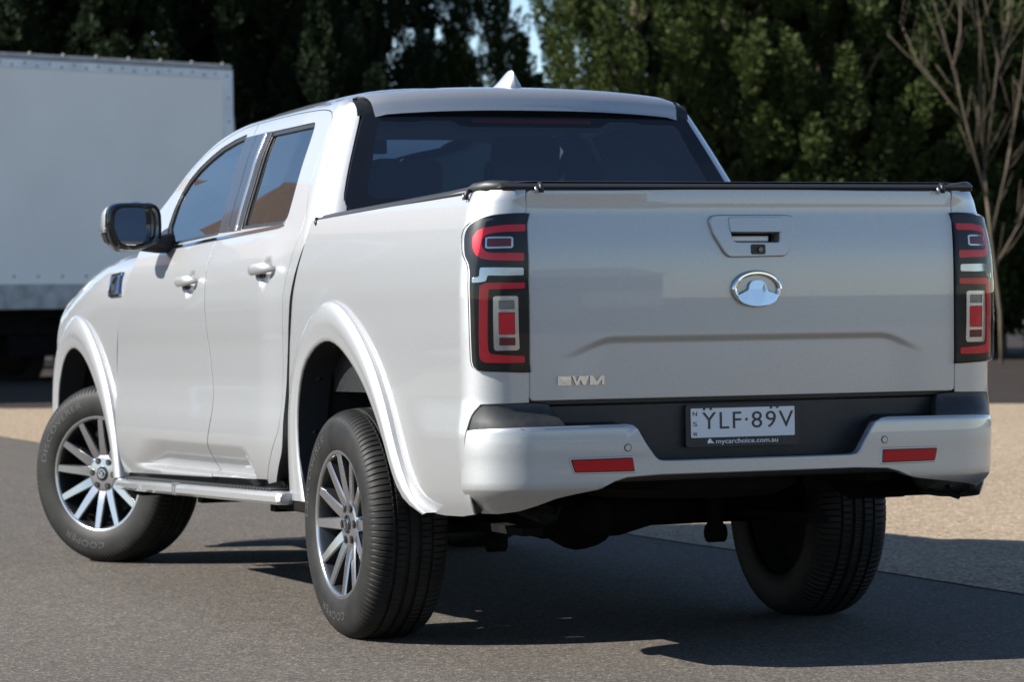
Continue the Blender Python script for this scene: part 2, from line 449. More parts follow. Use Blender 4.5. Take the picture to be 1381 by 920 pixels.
# ---- outlines on the side skins (u = distance along the truck, z = height)
RD_REAR = spl([(.667, 1.7488), (.6528, 1.7297), (.640, 1.66), (.607, 1.5094), (.5476, 1.415), (.5334, 1.3599), (.546, 1.2971), (.5703, 1.227), (.6003, 1.1464), (.6117, 1.0499), (.6184, .9481), (.624, .846), (.6253, .7619), (.6399, .6674), (.7088, .5912), (.76, .5355), (.8057, .487)], .03)
RD_TOP = spl([(.667, 1.7488), (.7075, 1.7725), (.7788, 1.7845), (.8801, 1.7910), (1.2011, 1.7985), (1.50, 1.8000)], .04)
MID_UP = spl([(1.535, 1.8122), (1.56, 1.70), (1.52, 1.56), (1.475, 1.45), (1.455, 1.375), (1.49, 1.30)], .04) if False else None
MID = [(1.68, 1.7995), (1.60, 1.58), (1.545, 1.375), (1.545, 1.29), (1.531, 1.1709), (1.505, 1.0307), (1.4639, .9099), (1.4252, .79), (1.4241, .7082), (1.470, .6051), (1.485, .553), (1.495, .471)]
MIDS = spl(MID, .04)
FD_TOP = spl([(1.68, 1.7995), (1.80, 1.7965), (1.9268, 1.789), (2.12, 1.763), (2.30, 1.725), (2.47, 1.655), (2.585, 1.58), (2.66, 1.49), (2.69, 1.42), (2.66, 1.355)], .03)
FD_FRONT = spl([(2.66, 1.355), (2.63, 1.30), (2.65, 1.235), (2.7065, 1.1533), (2.7585, 1.0758), (2.7875, .9855), (2.8107, .8402), (2.8047, .7282), (2.7787, .6349), (2.77, .5326), (2.77, .447)], .03)
def sill_z(u): return .487-(u-.806)*.0205
rdoor = RD_REAR[::-1]+RD_TOP[1:]+MIDS
rdoor = rdoor[:-1]+[(1.495, sill_z(1.495))]
fdoor = MIDS[::-1]+FD_TOP[1:]+FD_FRONT[1:]
RG = rounded([(1.285, 1.381), (1.365, 1.5771), (1.40, 1.6733), (1.405, 1.7493), (1.0691, 1.7466), (.838, 1.7455), (.8126, 1.688), (.7915, 1.5855), (.7529, 1.4636), (.742, 1.4038), (.7792, 1.3804)], .03)
FG = rounded([(2.2575, 1.354), (2.397, 1.4295), (2.470, 1.5087), (2.485, 1.5693), (2.43, 1.6255), (2.345, 1.6676), (2.2168, 1.7065), (2.0891, 1.7353), (1.926, 1.7554), (1.772, 1.7657), (1.72, 1.6399), (1.648, 1.5073), (1.5614, 1.3731)], .02)
FGX = FG
def build_doors():
    for nm, out, win in (('door', rdoor, RG), ('door', fdoor, FG)):
        d = both(panel(nm, D_, inset(out, .0035), PT, TR, holes=[win], step=.019, depth=.03, bev=.0005, rim=M['black'], extra=[(.80+.018*k, z) for k in range(110) for z in (.606, .600, .594, .586, .506, .500, .496, .492, .488)]))
        both(panel('window_seal', D_, inset(win, -.004), M['black'], TR, holes=[inset(win, .014)], step=.03, depth=.02, bev=.003, lift=-.004))
        both(panel('window_glass', C_, inset(win, .006), M['glass'], TR, step=.05, depth=.004, bev=.001, lift=-.011))
    # dark B pillar covers, one on each door, and the strips between them
    uf = interp([(1.3731, 1.5614), (1.5073, 1.660), (1.6399, 1.732), (1.7657, 1.772)]); ur = interp([(1.381, 1.288), (1.5771, 1.366), (1.6733, 1.402), (1.7493, 1.406)])
    ZS = [1.380+.0369*k for k in range(11)]
    up = lambda f, z: (uf(z)+(ur(z)-uf(z))*f, z)
    def strip_poly(f0, f1): return [up(f0, z) for z in ZS]+[up(f1, z) for z in ZS[::-1]]
    both(panel('pillar_trim', C_, strip_poly(.02, .44), M['pillar'], TR, step=.03, depth=.02, bev=.002, lift=.003))
    both(panel('pillar_trim', C_, strip_poly(.465, .76), M['pillar'], TR, step=.03, depth=.02, bev=.002, lift=.003))
    both(panel('chrome_strip', C_, strip_poly(.765, .845), M['satin'], TR, step=.03, depth=.02, bev=.003, lift=.005))
    both(panel('window_seal', C_, strip_poly(.85, 1.04), M['black'], TR, step=.03, depth=.02, bev=.002, lift=.002))
    top = spl([(.752, 1.386), (.80, 1.3795), (1.1212, 1.3715), (1.4883, 1.3635), (1.875, 1.3548), (2.27, 1.346)], .05)
    strip = top+[(u, z-.010) for u, z in top[::-1]]
    both(panel('chrome_strip', C_, strip, M['chrome'], TR, step=.05, depth=.012, bev=.003, lift=.005))
    for hy, hz in ((.812, 1.215), (1.738, 1.195)):
        rows = []; n0 = fnormal(C_, hy, hz, -1)
        for k in range(13):
            t = math.sin(PI/2*(-1+2*k/12))*.995; u = hy+t*.108; e = max(.02, 1-abs(t)**5)**.5
            lift = .040*max(0, 1-abs(t)**5)**.7+.004; c = Vector(C_(u, hz+.004-.004*t))
            ring = []
            for q in range(12):
                a = 2*PI*q/12
                ring.append(c+n0*(lift-.010+.012*e*math.cos(a))+Vector((0, 0, 1))*(.020*e*math.sin(a)+.001))
            rows.append(ring)
        h = loft('door_handle', rows, PT, TR, True, True); both(h)
        bm = bmesh.new(); bm_tube(bm, [Vector(C_(hy-.02, hz-.012))+n0*.012, Vector(C_(hy+.02, hz-.012))+n0*.012], .012, 8); both(bm_obj('handle_base', bm, M['black'], TR, True))
build_doors()

# ---- cab side (sill, rear pillar, roof rail, A pillar), one skin round the door openings
def build_cab():
    low = spl([(.4375, 1.3788), (.4453, 1.3239), (.4702, 1.2619), (.5, 1.1998), (.5302, 1.1248), (.5545, 1.0239), (.576, .9225), (.5898, .8208), (.5983, .7189), (.6017, .612), (.6655, .5385), (.7233, .4848)], .03)
    rear = spl([(.612, 1.800), (.585, 1.783), (.542, 1.745), (.502, 1.672), (.452, 1.572), (.412, 1.495), (.386, 1.450), (.360, 1.425), (.346, 1.398)], .03)
    top = spl([(.612, 1.800), (.64, 1.813), (.68, 1.8165), (1.2, 1.8165), (1.6, 1.814), (1.85, 1.806), (2.08, 1.782), (2.27, 1.745), (2.47, 1.672), (2.60, 1.60), (2.72, 1.51), (2.78, 1.43), (2.805, 1.385)], .03)
    o = [(.352, 1.380)]+low+[(.8057, .475)]+RD_REAR[::-1][0:]+RD_TOP[1:]+[(1.68, 1.7995)]+FD_TOP[1:]+[(2.69, 1.362), (2.80, 1.378)]+top[::-1][1:]+rear[1:]
    both(panel('cab_side', C_, o, PT, TR, step=.026, depth=.05, bev=.0006, rim=M['black']))
    # sill below the doors
    o = [(.74, .485), (2.80, .444), (2.80, .40), (.74, .42)]
    both(panel('sill', lambda u, z: rake((cab(u, z)[0]+.03, u, z)), o, M['black'], TR, step=.1, depth=.05))
    # inner backing so that the gaps read dark
    for (y0, y1, z0, z1) in ((.70, 2.70, .45, 1.30),):
        rows = [[rake((cab(u, z)[0]+.05, u, z)) for u in (y0, y1)] for z in (z0, .7, 1.0, 1.2, z1)]
        both(loft('door_inner', rows, M['cabin'], TR))
    # roof skin: rail to rail, rolled over at the back
    rows = []
    for y, ze, cr, xe in ((.536, 1.748, .020, .573), (.545, 1.765, .022, .575), (.550, 1.785, .024, .578), (.562, 1.801, .026, .580), (.585, 1.814, .027, .583), (.62, 1.824, .028, .585), (.68, 1.830, .030, .588), (.76, 1.826, .037, .594), (.80, 1.812, .053, .645), (1.0, 1.812, .057, .642), (1.3, 1.812, .062, .634), (1.6, 1.810, .062, .622), (1.85, 1.800, .061, .616), (2.05, 1.778, .055, .610), (2.12, 1.764, .050, .606)):
        rows.append([rake((xe*t, y-(.035*(1-t*t) if y < .7 else .035*(1-t*t)*max(0, (1-y)/.3) if y < 1 else -.20*(1-t*t)*sst(1.3, 2.1, y)), ze+cr*(1-abs(t)**(2.6 if y < .78 else 5))-.006*(abs(t) > .99))) for t in [-1+2*k/28 for k in range(29)]])
    loft('roof', rows, PT, TR)
    # black roof channels
    for s in (-1, 1):
        pts = [(.556, 1.752), (.562, 1.778), (.585, 1.800), (.64, 1.814), (.80, 1.818)]
        rows = [[rake((s*(.572+.03*(y-.55)*(y < 1) if False else s*0+s*.566*s), y, z)), rake((s*.618, y+.004, z-.004))] for y, z in pts]
        rows = [[rake((s*.566, y, z)), rake((s*.630, y+.006, z-.006))] for y, z in pts]
        loft('roof_channel', rows, M['black'], TR, False, True)
    # windscreen
    edge = [(2.08, 1.775, .606), (2.27, 1.735, .625), (2.47, 1.662, .655), (2.60, 1.59, .685), (2.72, 1.50, .715), (2.80, 1.41, .745), (2.86, 1.32, .775)]
    rows = [[rake((xe*t, y+.20*(1-t*t), z+.035*(1-t*t))) for t in [-1+k/8 for k in range(17)]] for y, z, xe in edge]
    loft('windscreen', rows, M['wglass'], TR)
    rows = [[rake((s_*k, y+.2*(1-(k/.775)**2), z)) for k in (.775, .4, .0, -.4, -.775)] for (y, z, s_) in ((2.86, 1.315, 1), (3.02, 1.30, 1))]
    loft('cowl', rows, M['black'], TR)
    # shark fin
    rows = []
    for t, wd, h in ((0, .003, .003), (.10, .016, .010), (.25, .027, .020), (.42, .033, .033), (.58, .036, .048), (.72, .036, .062), (.82, .034, .069), (.94, .030, .070), (1.0, .028, .064), (1.05, .030, .034), (1.08, .032, .012), (1.09, .03, 0)):
        y = .98-t*.27; zb = 1.860
        rows.append([rake((.014+wd*math.copysign(abs(math.sin(a))**1.5, a)*(1-.66*max(0, math.cos(a))**.8), y, zb+h*max(0, math.cos(a))**.75-.006*(abs(a) > 1.5))) for a in [-PI/2+PI*k/14 for k in range(15)]])
    loft('antenna_fin', rows, PT, TR, False, True, 75)
build_cab()

# ---- rear window: black border, tinted glass, brake light, visible heating lines
R_ = lambda x, z: cabrear_xz(x, z)
RW = rounded([(-.610, 1.757), (.610, 1.757), (.652, 1.66), (.688, 1.575), (.720, 1.4863), (.736, 1.4424), (.720, 1.41), (-.720, 1.41), (-.736, 1.4424), (-.720, 1.4863), (-.688, 1.575), (-.652, 1.66)], .02)
RWG = rounded([(-.560, 1.7292), (-.4296, 1.7260), (-.4072, 1.7321), (-.2962, 1.7329), (-.2732, 1.7153), (-.2422, 1.7103), (.2422, 1.7103), (.2732, 1.7153), (.2984, 1.7326), (.4072, 1.7315), (.4296, 1.7245), (.560, 1.7230), (.573, 1.7087), (.610, 1.60), (.643, 1.505), (.652, 1.468), (.635, 1.452), (-.635, 1.4560), (-.652, 1.471), (-.643, 1.505), (-.610, 1.60), (-.573, 1.7087)], .012)
def build_rear_window():
    rw = panel('rear_window', R_, inset(RWG, -.001), M['rglass'], TR, step=.06, depth=.004, bev=.001, sgn=1, lift=-.004)
    panel('window_border', R_, RW, M['frit'], rw, holes=[RWG], step=.04, depth=.03, bev=.004, sgn=1, lift=-.002)
    panel('brake_light', R_, rounded([(-.226, 1.7365), (.226, 1.7365), (.222, 1.7240), (-.222, 1.7240)], .004), M['brake'], rw, step=.05, depth=.006, bev=.002, sgn=1, lift=.001)
    # cab back below the glass and behind the bed
    rows = [[rake((x, .37, z)) for x in (-.74, .74)] for z in (.55, 1.40)]
    loft('cab_back', rows, M['black'], TR)
build_rear_window()

# ---- bed side with the tail lamp cut out, tailgate, tonneau cover
LAMP = [(-1.2597, 1.3324), (-1.2119, 1.3315), (-1.1694, 1.3289), (-1.1347, 1.3234), (-1.1012, 1.3116), (-1.0796, 1.295), (-1.0725, 1.2734), (-1.078, 1.2471), (-1.0884, 1.2141), (-1.1034, 1.1941), (-1.1113, 1.1699), (-1.1132, 1.1395), (-1.1144, 1.0286), (-1.1133, .9047), (-1.1177, .8894), (-1.1322, .8795), (-1.2069, .8751), (-1.2845, .8714)]
def tg_u(z, x=-.7155):          # u on the bed skin where x = -0.7155
    W = bed.W(-1.05, z); R = bed.R; return bed.Yr(z)+R-math.pi*R/2-(x+W-R)
ARCH_R_OUT = spl([(.575, .43), (.578, .52), (.570, .63), (.540, .77), (.455, .935), (.285, 1.062), (.08, 1.103), (-.12, 1.038), (-.30, .915), (-.425, .775), (-.515, .63), (-.60, .52), (-.68, .462), (-.7536, .444)], .03)
ARCH_R_IN = spl([(.395, .43), (.437, .58), (.425, .75), (.35, .885), (.20, .957), (.04, .965), (-.13, .902), (-.28, .805), (-.40, .685), (-.49, .56), (-.58, .475), (-.72, .436)], .03)
ARCH_F_OUT = spl([(2.785, .43), (2.82, .60), (2.90, .78), (3.06, .945), (3.27, 1.062), (3.50, 1.100), (3.68, 1.065), (3.82, .94), (3.89, .77), (3.915, .60), (3.92, .50)], .03)
ARCH_F_IN = spl([(2.853, .42), (2.885, .555), (2.96, .685), (3.07, .80), (3.21, .895), (3.37, .951), (3.51, .955), (3.64, .905), (3.735, .80), (3.785, .66), (3.805, .50)], .03)
def midline(a, b, n=30):
    def rs(p):
        L = [0]
        for q, r in zip(p, p[1:]): L.append(L[-1]+math.dist(q, r))
        out = []; j = 0
        for k in range(n+1):
            s = L[-1]*k/n
            while j < len(L)-2 and L[j+1] < s: j += 1
            t = (s-L[j])/((L[j+1]-L[j]) or 1); out.append((p[j][0]+(p[j+1][0]-p[j][0])*t, p[j][1]+(p[j+1][1]-p[j][1])*t))
        return out
    return rs(a), rs(b)
def flare(S, a, b, side_n=34):
    A, Bn = midline(a, b, side_n)
    prof = [(0, -.012), (0, .010), (.010, .0145), (.05, .0205), (.16, .0285), (.32, .0345), (.50, .0370), (.59, .0365), (.655, .0340), (.74, .0335), (.88, .0335), (.97, .031), (1.0, .026), (1.0, .010)]
    rows = []; zref = 1.0
    for i_, (p, q) in enumerate(zip(A, Bn)):
        e = sst(.86, 1.0, i_/side_n) if S is B_ else 0; w = 1-.65*e
        r = []
        for t, h in prof:
            u = p[0]+(q[0]-p[0])*t; z = p[1]+(q[1]-p[1])*t
            c0 = Vector(S(u, z)); c1 = sum((Vector(S(u, max(.52, z+.05*(d_-3)))) for d_ in range(7)), Vector())/7; n = fnormal(S, u, zref, -1); n.z = 0; n.normalize()
            k = 1.0
            c = Vector((c0.x*(1-k)+c1.x*k, c0.y*(1-k)+c1.y*k, c0.z))
            if t == 0 and h < 0: c = c0
            r.append(c+n*((h if h < .0145 else .0145+(h-.0145)*.72)*w))
        rows.append(r)
    return loft('wheel_arch_flare', rows, PT, TR, False, True, 50)
def liner(S, b, yc):
    _, q = midline(b, b, 34); rows = []
    for u, z in q:
        c = Vector(S(u, z)); n = Vector((-1, 0, 0)); d = Vector((0, yc-u, .45-z)).normalized()
        rows.append([c+n*.020+d*.003, c-n*.03+d*.003, c-n*.085+d*.002, c-n*.09-d*.03, Vector((-.56, c.y-d.y*.03, c.z-d.z*.03))])
    return loft('arch_liner', rows, M['liner'], TR, False, True, 60)
def clips(S, pts):
    for u, z, yc in pts:
        c = Vector(S(u, z)); d = Vector((0, yc-u, .45-z)).normalized()
        bm = bmesh.new(); p = Vector((c.x+.04, c.y, c.z)); bm_tube(bm, [p-d*.02, p+d*.006], [.014, .011], 10)
        both(bm_obj('liner_clip', bm, M['black'], TR, True))
def build_bed():
    front = spl([(.436, 1.3788), (.447, 1.3239), (.475, 1.2619), (.509, 1.1998), (.539, 1.1248), (.564, 1.0239), (.586, .9225), (.597, .8208), (.597, .7189), (.57, .60)], .03)
    arch_c, _ = midline([((p[0]+q[0])/2, (p[1]+q[1])/2) for p, q in zip(*midline(ARCH_R_OUT, ARCH_R_IN, 40))], ARCH_R_IN, 40)
    arch_c = [p for p in arch_c if p[1] > .47 and p[0] > -.60]
    tge = [(tg_u(z), z) for z in (1.400, 1.37, 1.34)]
    low_e = [(tg_u(z), z) for z in (.866, .80, .781)]
    lp_ = spl(LAMP, .02); L_ex = inset(lp_+[(-1.30, .88), (-1.32, 1.1), (-1.28, 1.325)], -.0045)
    if math.dist(L_ex[1], lp_[1]) > .02: L_ex = L_ex[::-1]
    LHOLE = L_ex[1:len(lp_)-1]
    rail = [(-1.02, 1.4050), (-.8, 1.4000), (-.4307, 1.3931), (0, 1.3855), (.38, 1.379)]
    lower = spl([(-1.1317, .7779), (-1.1011, .7456), (-1.0831, .6957), (-1.0741, .6584), (-1.0666, .5969), (-1.066, .5486), (-1.069, .5058), (-1.064, .452)], .02)
    o = [(-1.10, 1.4065), (tg_u(1.4035), 1.4035)]+tge[1:]+inset(LAMP, -.003)[0:0]+[(tg_u(1.334)+.0, 1.334)]+LHOLE+low_e+[(-1.2, .780)]+lower+[(-.967, .442), (-.82, .438), (-.74, .440), (-.66, .462)]+arch_c[::-1]+front[::-1][1:]+[(.405, 1.379)]+rail[::-1]
    both(panel('bed_side', B_, o, PT, TR, step=.026, depth=.04, bev=.005, rim=M['black']))
    both(flare(B_, ARCH_R_OUT, ARCH_R_IN)); both(liner(B_, ARCH_R_IN, 0.))
    clips(B_, [(.385, .845, 0), (.441, .66, 0), (.20, .957, 0)])
    # seam strip below the bed side edge / grey lip above the bumper
    lamp = panel('tail_lamp', B_, spl(LAMP, .02)+[(tg_u(z, -.7175), z) for z in (.90, 1.0, 1.1, 1.2, 1.3)], M['lampbase'], TR, step=.03, depth=.03, bev=.006, lift=.006)
    lamps = [lamp, mirror_obj(lamp, TR)]
    for lm, src in zip(lamps, (None, 1)):
        lc = panel('lens_cover', B_, inset(spl(LAMP, .02)+[(tg_u(z, -.7175), z) for z in (.90, 1.0, 1.1, 1.2, 1.3)], .002), M['lens'], lm, step=.03, depth=.012, bev=.008, lift=.018)
        if src:
            mirror_obj(lc, lm); bpy.data.objects.remove(lc)
    def bit(name, poly, m, lift=.008, holes=(), step=.02, r=.004, depth=.006):
        o_ = panel(name, B_, rounded(poly, r, 3) if r else poly, m, lamps[0], holes=holes, step=step, depth=depth, bev=.0015, lift=lift)
        mirror_obj(o_, lamps[1]); return o_
    bit('red_light_bar', [(-1.2555, 1.302), (-1.1998, 1.3008), (-1.1677, 1.2965), (-1.1398, 1.2924), (-1.1197, 1.2829), (-1.1103, 1.2686), (-1.1116, 1.2509), (-1.1192, 1.2303), (-1.131, 1.2142), (-1.1501, 1.2033), (-1.1813, 1.1986), (-1.2254, 1.1976), (-1.270, 1.196), (-1.2687, 1.2184), (-1.2236, 1.2187), (-1.1796, 1.2185), (-1.1628, 1.2205), (-1.1503, 1.2295), (-1.1424, 1.2443), (-1.1407, 1.2618), (-1.1493, 1.2733), (-1.1709, 1.2788), (-1.2033, 1.2814), (-1.2593, 1.2832)], M['red'])
    ring = [(-1.1509, 1.2639), (-1.1592, 1.2661), (-1.2198, 1.2662), (-1.2272, 1.2627), (-1.2317, 1.2375), (-1.2276, 1.2333), (-1.1643, 1.2321), (-1.1554, 1.2346)]
    bit('lens_ring', ring, M['silver_lens'], .009, [inset(ring, .0045)], .015, 0)
    bit('indicator_lens', inset(ring, .006), M['darkred'], .007, (), .02, 0)
    bit('reflector_band', [(-1.1461, 1.177), (-1.1881, 1.1768), (-1.270, 1.1754), (-1.272, 1.1542), (-1.2168, 1.153), (-1.1685, 1.1543), (-1.1642, 1.1374), (-1.1453, 1.1343), (-1.1235, 1.1336), (-1.123, 1.1465), (-1.1446, 1.1507)], M['silver_lens'], .009)
    bit('red_light_bar', [(-1.1467, 1.1243), (-1.1626, 1.1316), (-1.2176, 1.1319), (-1.2769, 1.1313), (-1.2769, 1.1159), (-1.2178, 1.1143), (-1.1718, 1.1145), (-1.169, 1.0799), (-1.1654, .9918), (-1.1637, .936), (-1.1702, .9241), (-1.211, .9192), (-1.2685, .9163), (-1.2675, .8981), (-1.2099, .898), (-1.155, .9002), (-1.1426, .9069), (-1.1387, .9217), (-1.1422, 1.0216), (-1.145, 1.0804)], M['red'])
    fr = [(-1.1846, 1.0896), (-1.1901, 1.093), (-1.2485, 1.0928), (-1.2541, 1.0892), (-1.253, .9402), (-1.2476, .9344), (-1.1856, .9344), (-1.1815, .9398)]
    cells = [[(-1.1985, 1.0811), (-1.2432, 1.0811), (-1.2438, 1.0546), (-1.1979, 1.0547)], [(-1.1966, 1.0465), (-1.2442, 1.0463), (-1.2433, .9798), (-1.1956, .9801)], [(-1.1964, .9725), (-1.2429, .9716), (-1.2422, .9481), (-1.1951, .9484)]]
    bit('lens_frame', fr, M['silver_lens'], .011, [rounded(c, .004, 3) for c in cells], .015, 0, .008)
    for c, m in zip(cells, (M['grey_lens'], M['red'], M['darkred'])): bit('lens_cell', inset(c, -.001), m, .008, (), .015, .003, .004)
build_bed()

T_ = lambda x, z: rear_xz(x, z)
def build_tailgate():
    hx, hz = .015, 1.268
    hole = rounded([(-.058, 1.2798), (.1146, 1.2792), (.1128, 1.2519), (.1056, 1.2423), (-.0385, 1.243), (-.0496, 1.2509)], .006)
    hole = [(x-.008, z) for x, z in hole]
    crs = []
    for k in range(133):
        x = -.66+.01*k; zc = .960-.055*sst(.44, .64, abs(x))
        crs += [(x, zc+d) for d in ((.018, .012, .007, .0, -.007, -.012, -.02) if k % 2 else (.0145, .0095, .0035, -.0035, -.0095, -.0155))]
    tg = panel('tailgate', T_, rounded([(-.7095, 1.4010), (.7095, 1.4010), (.7095, .7865), (-.7095, .7865)], .012), PT, TR, holes=[hole], step=.03, depth=.05, bev=.006, sgn=1, extra=crs)
    bez = rounded([(-.1234, 1.3105), (-.1161, 1.3224), (-.0955, 1.3247), (.1318, 1.3244), (.1506, 1.3202), (.155, 1.3065), (.1505, 1.2723), (.1316, 1.221), (.1197, 1.2074), (-.0622, 1.2051), (-.0769, 1.2154), (-.1108, 1.2698)], .008)
    bez = [(x-.004, z) for x, z in bez]
    b = panel('handle_bezel', T_, bez, PT, tg, holes=[hole], step=.02, depth=.018, bev=.006, sgn=1, lift=.012)
    flap = [(-.066, 1.3190), (.110, 1.3190), (.1065, 1.2770), (-.0640, 1.2780)]
    panel('handle_flap', T_, rounded(flap, .004), PT, b, step=.02, depth=.008, bev=.002, sgn=1, lift=.0165)
    # recess behind the handle
    rows = [[rake((x, -1.10, z)) for x in (-.075, .12)] for z in (1.235, 1.29)]
    loft('handle_recess', rows, M['black'], b)
    bm = bmesh.new(); y = T_(0, 1.26)[1]
    bm_box(bm, (-.064, y+.012, 1.262), (.075, y+.05, 1.281), bev=.004); bm_obj('handle_lever', bm, PT, b)
    cm = panel('camera_housing', T_, rounded([(.004, 1.237), (.048, 1.237), (.048, 1.2119), (.004, 1.2119)], .004), M['steel'], b, step=.01, depth=.01, bev=.003, sgn=1, lift=.016)
    bm = bmesh.new(); c = Vector(T_(.030, 1.224)); bm_tube(bm, [c+Vector((0, -.012, 0)), c+Vector((0, -.0225, 0))], [.0095, .0075], 16); bm_obj('camera_lens', bm, M['gloss_black'], cm, True, 40)
    # oval emblem
    ex, ez, ea, eb = .022, 1.1205, .0845, .0560
    yb = T_(ex, ez)[1]
    tilt = (T_(ex, ez+.05)[1]-T_(ex, ez-.05)[1])/.1
    T = lambda a, b_, c_: (ex+a, yb+tilt*b_-c_, ez+b_)
    rows = []
    for k in range(48):
        t = 2*PI*k/48; r = []
        for q in range(10):
            s = 2*PI*q/10; rr = 1-.115*(1-math.cos(s))/1.0*.9
            r.append(T(ea*math.cos(t)*rr, eb*math.sin(t)*(1-.155*(1-math.cos(s))*.9), .006+.008*math.sin(s)))
        rows.append(r)
    rows.append(rows[0])
    em = loft('emblem', rows, M['chrome'], tg, True)
    fig = spl([(-.80, -.30), (-.60, -.54), (-.43, -.52), (-.33, -.30), (-.36, -.02), (-.29, .30), (-.14, .44), (.14, .44), (.29, .30), (.36, -.02), (.33, -.30), (.43, -.52), (.60, -.54), (.80, -.30), (.72, -.62), (.45, -.84), (0, -.93), (-.45, -.84), (-.72, -.62)], .1, True)
    fig = [(a*ea, b_*eb) for a, b_ in fig]
    extrude_poly('emblem_figure', fig, lambda a, b_, c_: T(a, b_, (c_+.003*(1-(a/ea)**2))*(1-.45*b_/eb)+.002), .010, M['chrome'], em)
    extrude_poly('emblem_notch', [(.18*ea, .02*eb), (.26*ea, .26*eb), (.30*ea, -.05*eb), (.22*ea, -.22*eb)], lambda a, b_, c_: T(a, b_, c_+.011*(1-.45*b_/eb)+.003), .002, PT, em)
    extrude_poly('emblem_disc', [(ea*.86*math.cos(2*PI*k/32), eb*.82*math.sin(2*PI*k/32)) for k in range(32)], T, .0025, PT, em)
    # raised letters GWM
    def TL(a, b_, c_):
        q = T_(a, b_); return (q[0], q[1]-c_+.001, q[2])
    z0, z1 = .8275, .8550
    def quad(name, pts): return extrude_poly(name, pts, TL, .005, M['satin'], tg, .0012)
    x0, x1 = -.6265, -.5835; t_ = .0058
    t_ = .0038; extrude_poly('letter_g', [(x0, z1), (x1, z1), (x1, z1-t_), (x0+.0065, z1-t_), (x0+.0065, z0+t_), (x1-.0065, z0+t_), (x1-.0065, z0+.0118), (x0+.019, z0+.0118), (x0+.019, z0+.0156), (x1, z0+.0156), (x1, z0), (x0, z0)], TL, .006, M['satin'], tg)
    wx = [-.5795, -.5730, -.5625, -.5545, -.5475, -.5390, -.5290, -.5225]
    extrude_poly('letter_w', [(-.5800, z1), (-.5720, z1), (-.5640, z0+.009), (-.5560, z1), (-.5480, z1), (-.5400, z0+.009), (-.5320, z1), (-.5245, z1), (-.5365, z0), (-.5440, z0), (-.5520, z1-.011), (-.5600, z0), (-.5675, z0)], TL, .005, M['satin'], tg)
    extrude_poly('letter_m', [(-.5215, z0), (-.5215, z1), (-.5130, z1), (-.4995, z0+.010), (-.4850, z1), (-.4745, z1), (-.4745, z0), (-.4825, z0), (-.4825, z1-.012), (-.4960, z0), (-.5025, z0), (-.5140, z1-.012), (-.5140, z0)], TL, .005, M['satin'], tg)
    # soft cover over the tub
    rows = []
    for y, d in ((.40, 0), (.36, .0), (0, 0), (-.4, 0), (-.8, 0), (-1.06, .004), (-1.115, .006), (-1.145, .003)):
        zb = 1.379-(y-.38)*.0172
        xw = .815 if y > -1.08 else (.800 if y > -1.13 else .775)
        rows.append([rake((x, y, z)) for x, z in ((-xw, zb-.004), (-xw-.010, zb+.008), (-xw+.002, zb+.019+d), (-xw+.10, zb+.022+d), (0, zb+.022+d), (xw-.10, zb+.022+d), (xw-.002, zb+.019+d), (xw+.010, zb+.008), (xw, zb-.004))])
    cv = loft('tonneau_cover', rows, M['cover'], TR, False, True, 60)
    rows = [[rake((x, y, z)) for x in (-.785, -.4, 0, .4, .785)] for y, z in ((-1.135, 1.425), (-1.160, 1.424), (-1.170, 1.414), (-1.160, 1.402))]
    loft('cover_edge', rows, M['cover'], cv, False, True, 60)
    for s in (-1, 1):      # edge cord down both sides
        bm = bmesh.new(); bm_tube(bm, [rake((s*.832, y, 1.3815-(y-.38)*.0172)) for y in (.40, 0, -.4, -.8, -1.02)], .0075, 8)
        bm_obj('cover_edge', bm, M['cover'], cv, True)
    for s in (-1, 1):      # corner bunching
        bm = bmesh.new()
        bm_tube(bm, [rake(p) for p in ((s*.825, -.98, 1.408), (s*.822, -1.04, 1.415), (s*.805, -1.10, 1.417), (s*.77, -1.135, 1.417), (s*.70, -1.152, 1.414))], [.010, .0165, .019, .0165, .010], 10)
        bm_obj('cover_corner', bm, M['cover'], cv, True)
        for (x, y, z, dx, dy) in ((.838, -1.035, 1.395, .012, 0), (.672, -1.172, 1.410, 0, -.012)):
            bm = bmesh.new(); p = Vector(rake((s*x, y, z)))
            bm_tube(bm, [p+Vector((0, 0, .014)), p+Vector((s*dx, dy, .004)), p+Vector((s*dx, dy, -.014))], .0075, 8); bm_obj('cover_clip', bm, M['black'], cv, True)
            bm = bmesh.new(); bm_tube(bm, [p+Vector((s*dx*1.2-(.018 if dy else 0), dy*1.2+(.018 if dx else 0), .004)), p+Vector((s*dx*1.2-(.018 if dy else 0), dy*1.2+(.018 if dx else 0), -.014))], .0045, 8); bm_obj('cover_clip', bm, M['satin'], cv, True)
        for y in (.385,):
            bm = bmesh.new(); p = Vector(rake((s*.838, y, 1.377))); bm_tube(bm, [p+Vector((0, .01, .008)), p+Vector((s*.008, 0, -.002)), p+Vector((s*.006, -.01, -.014))], .008, 8); bm_obj('cover_clip', bm, M['black'], cv, True)
    # tub inner faces behind the gaps
    rows = [[rake((x, -1.09, z)) for x in (-.80, .80)] for z in (.78, 1.36)]
    loft('tub_inner', rows, M['black'], TR)
    for s in (-1, 1):
        rows = [[rake((s*.80, y, z)) for y in (-1.02, .36)] for z in (.80, 1.34)]
        loft('tub_inner', rows, M['black'], TR)
build_tailgate()

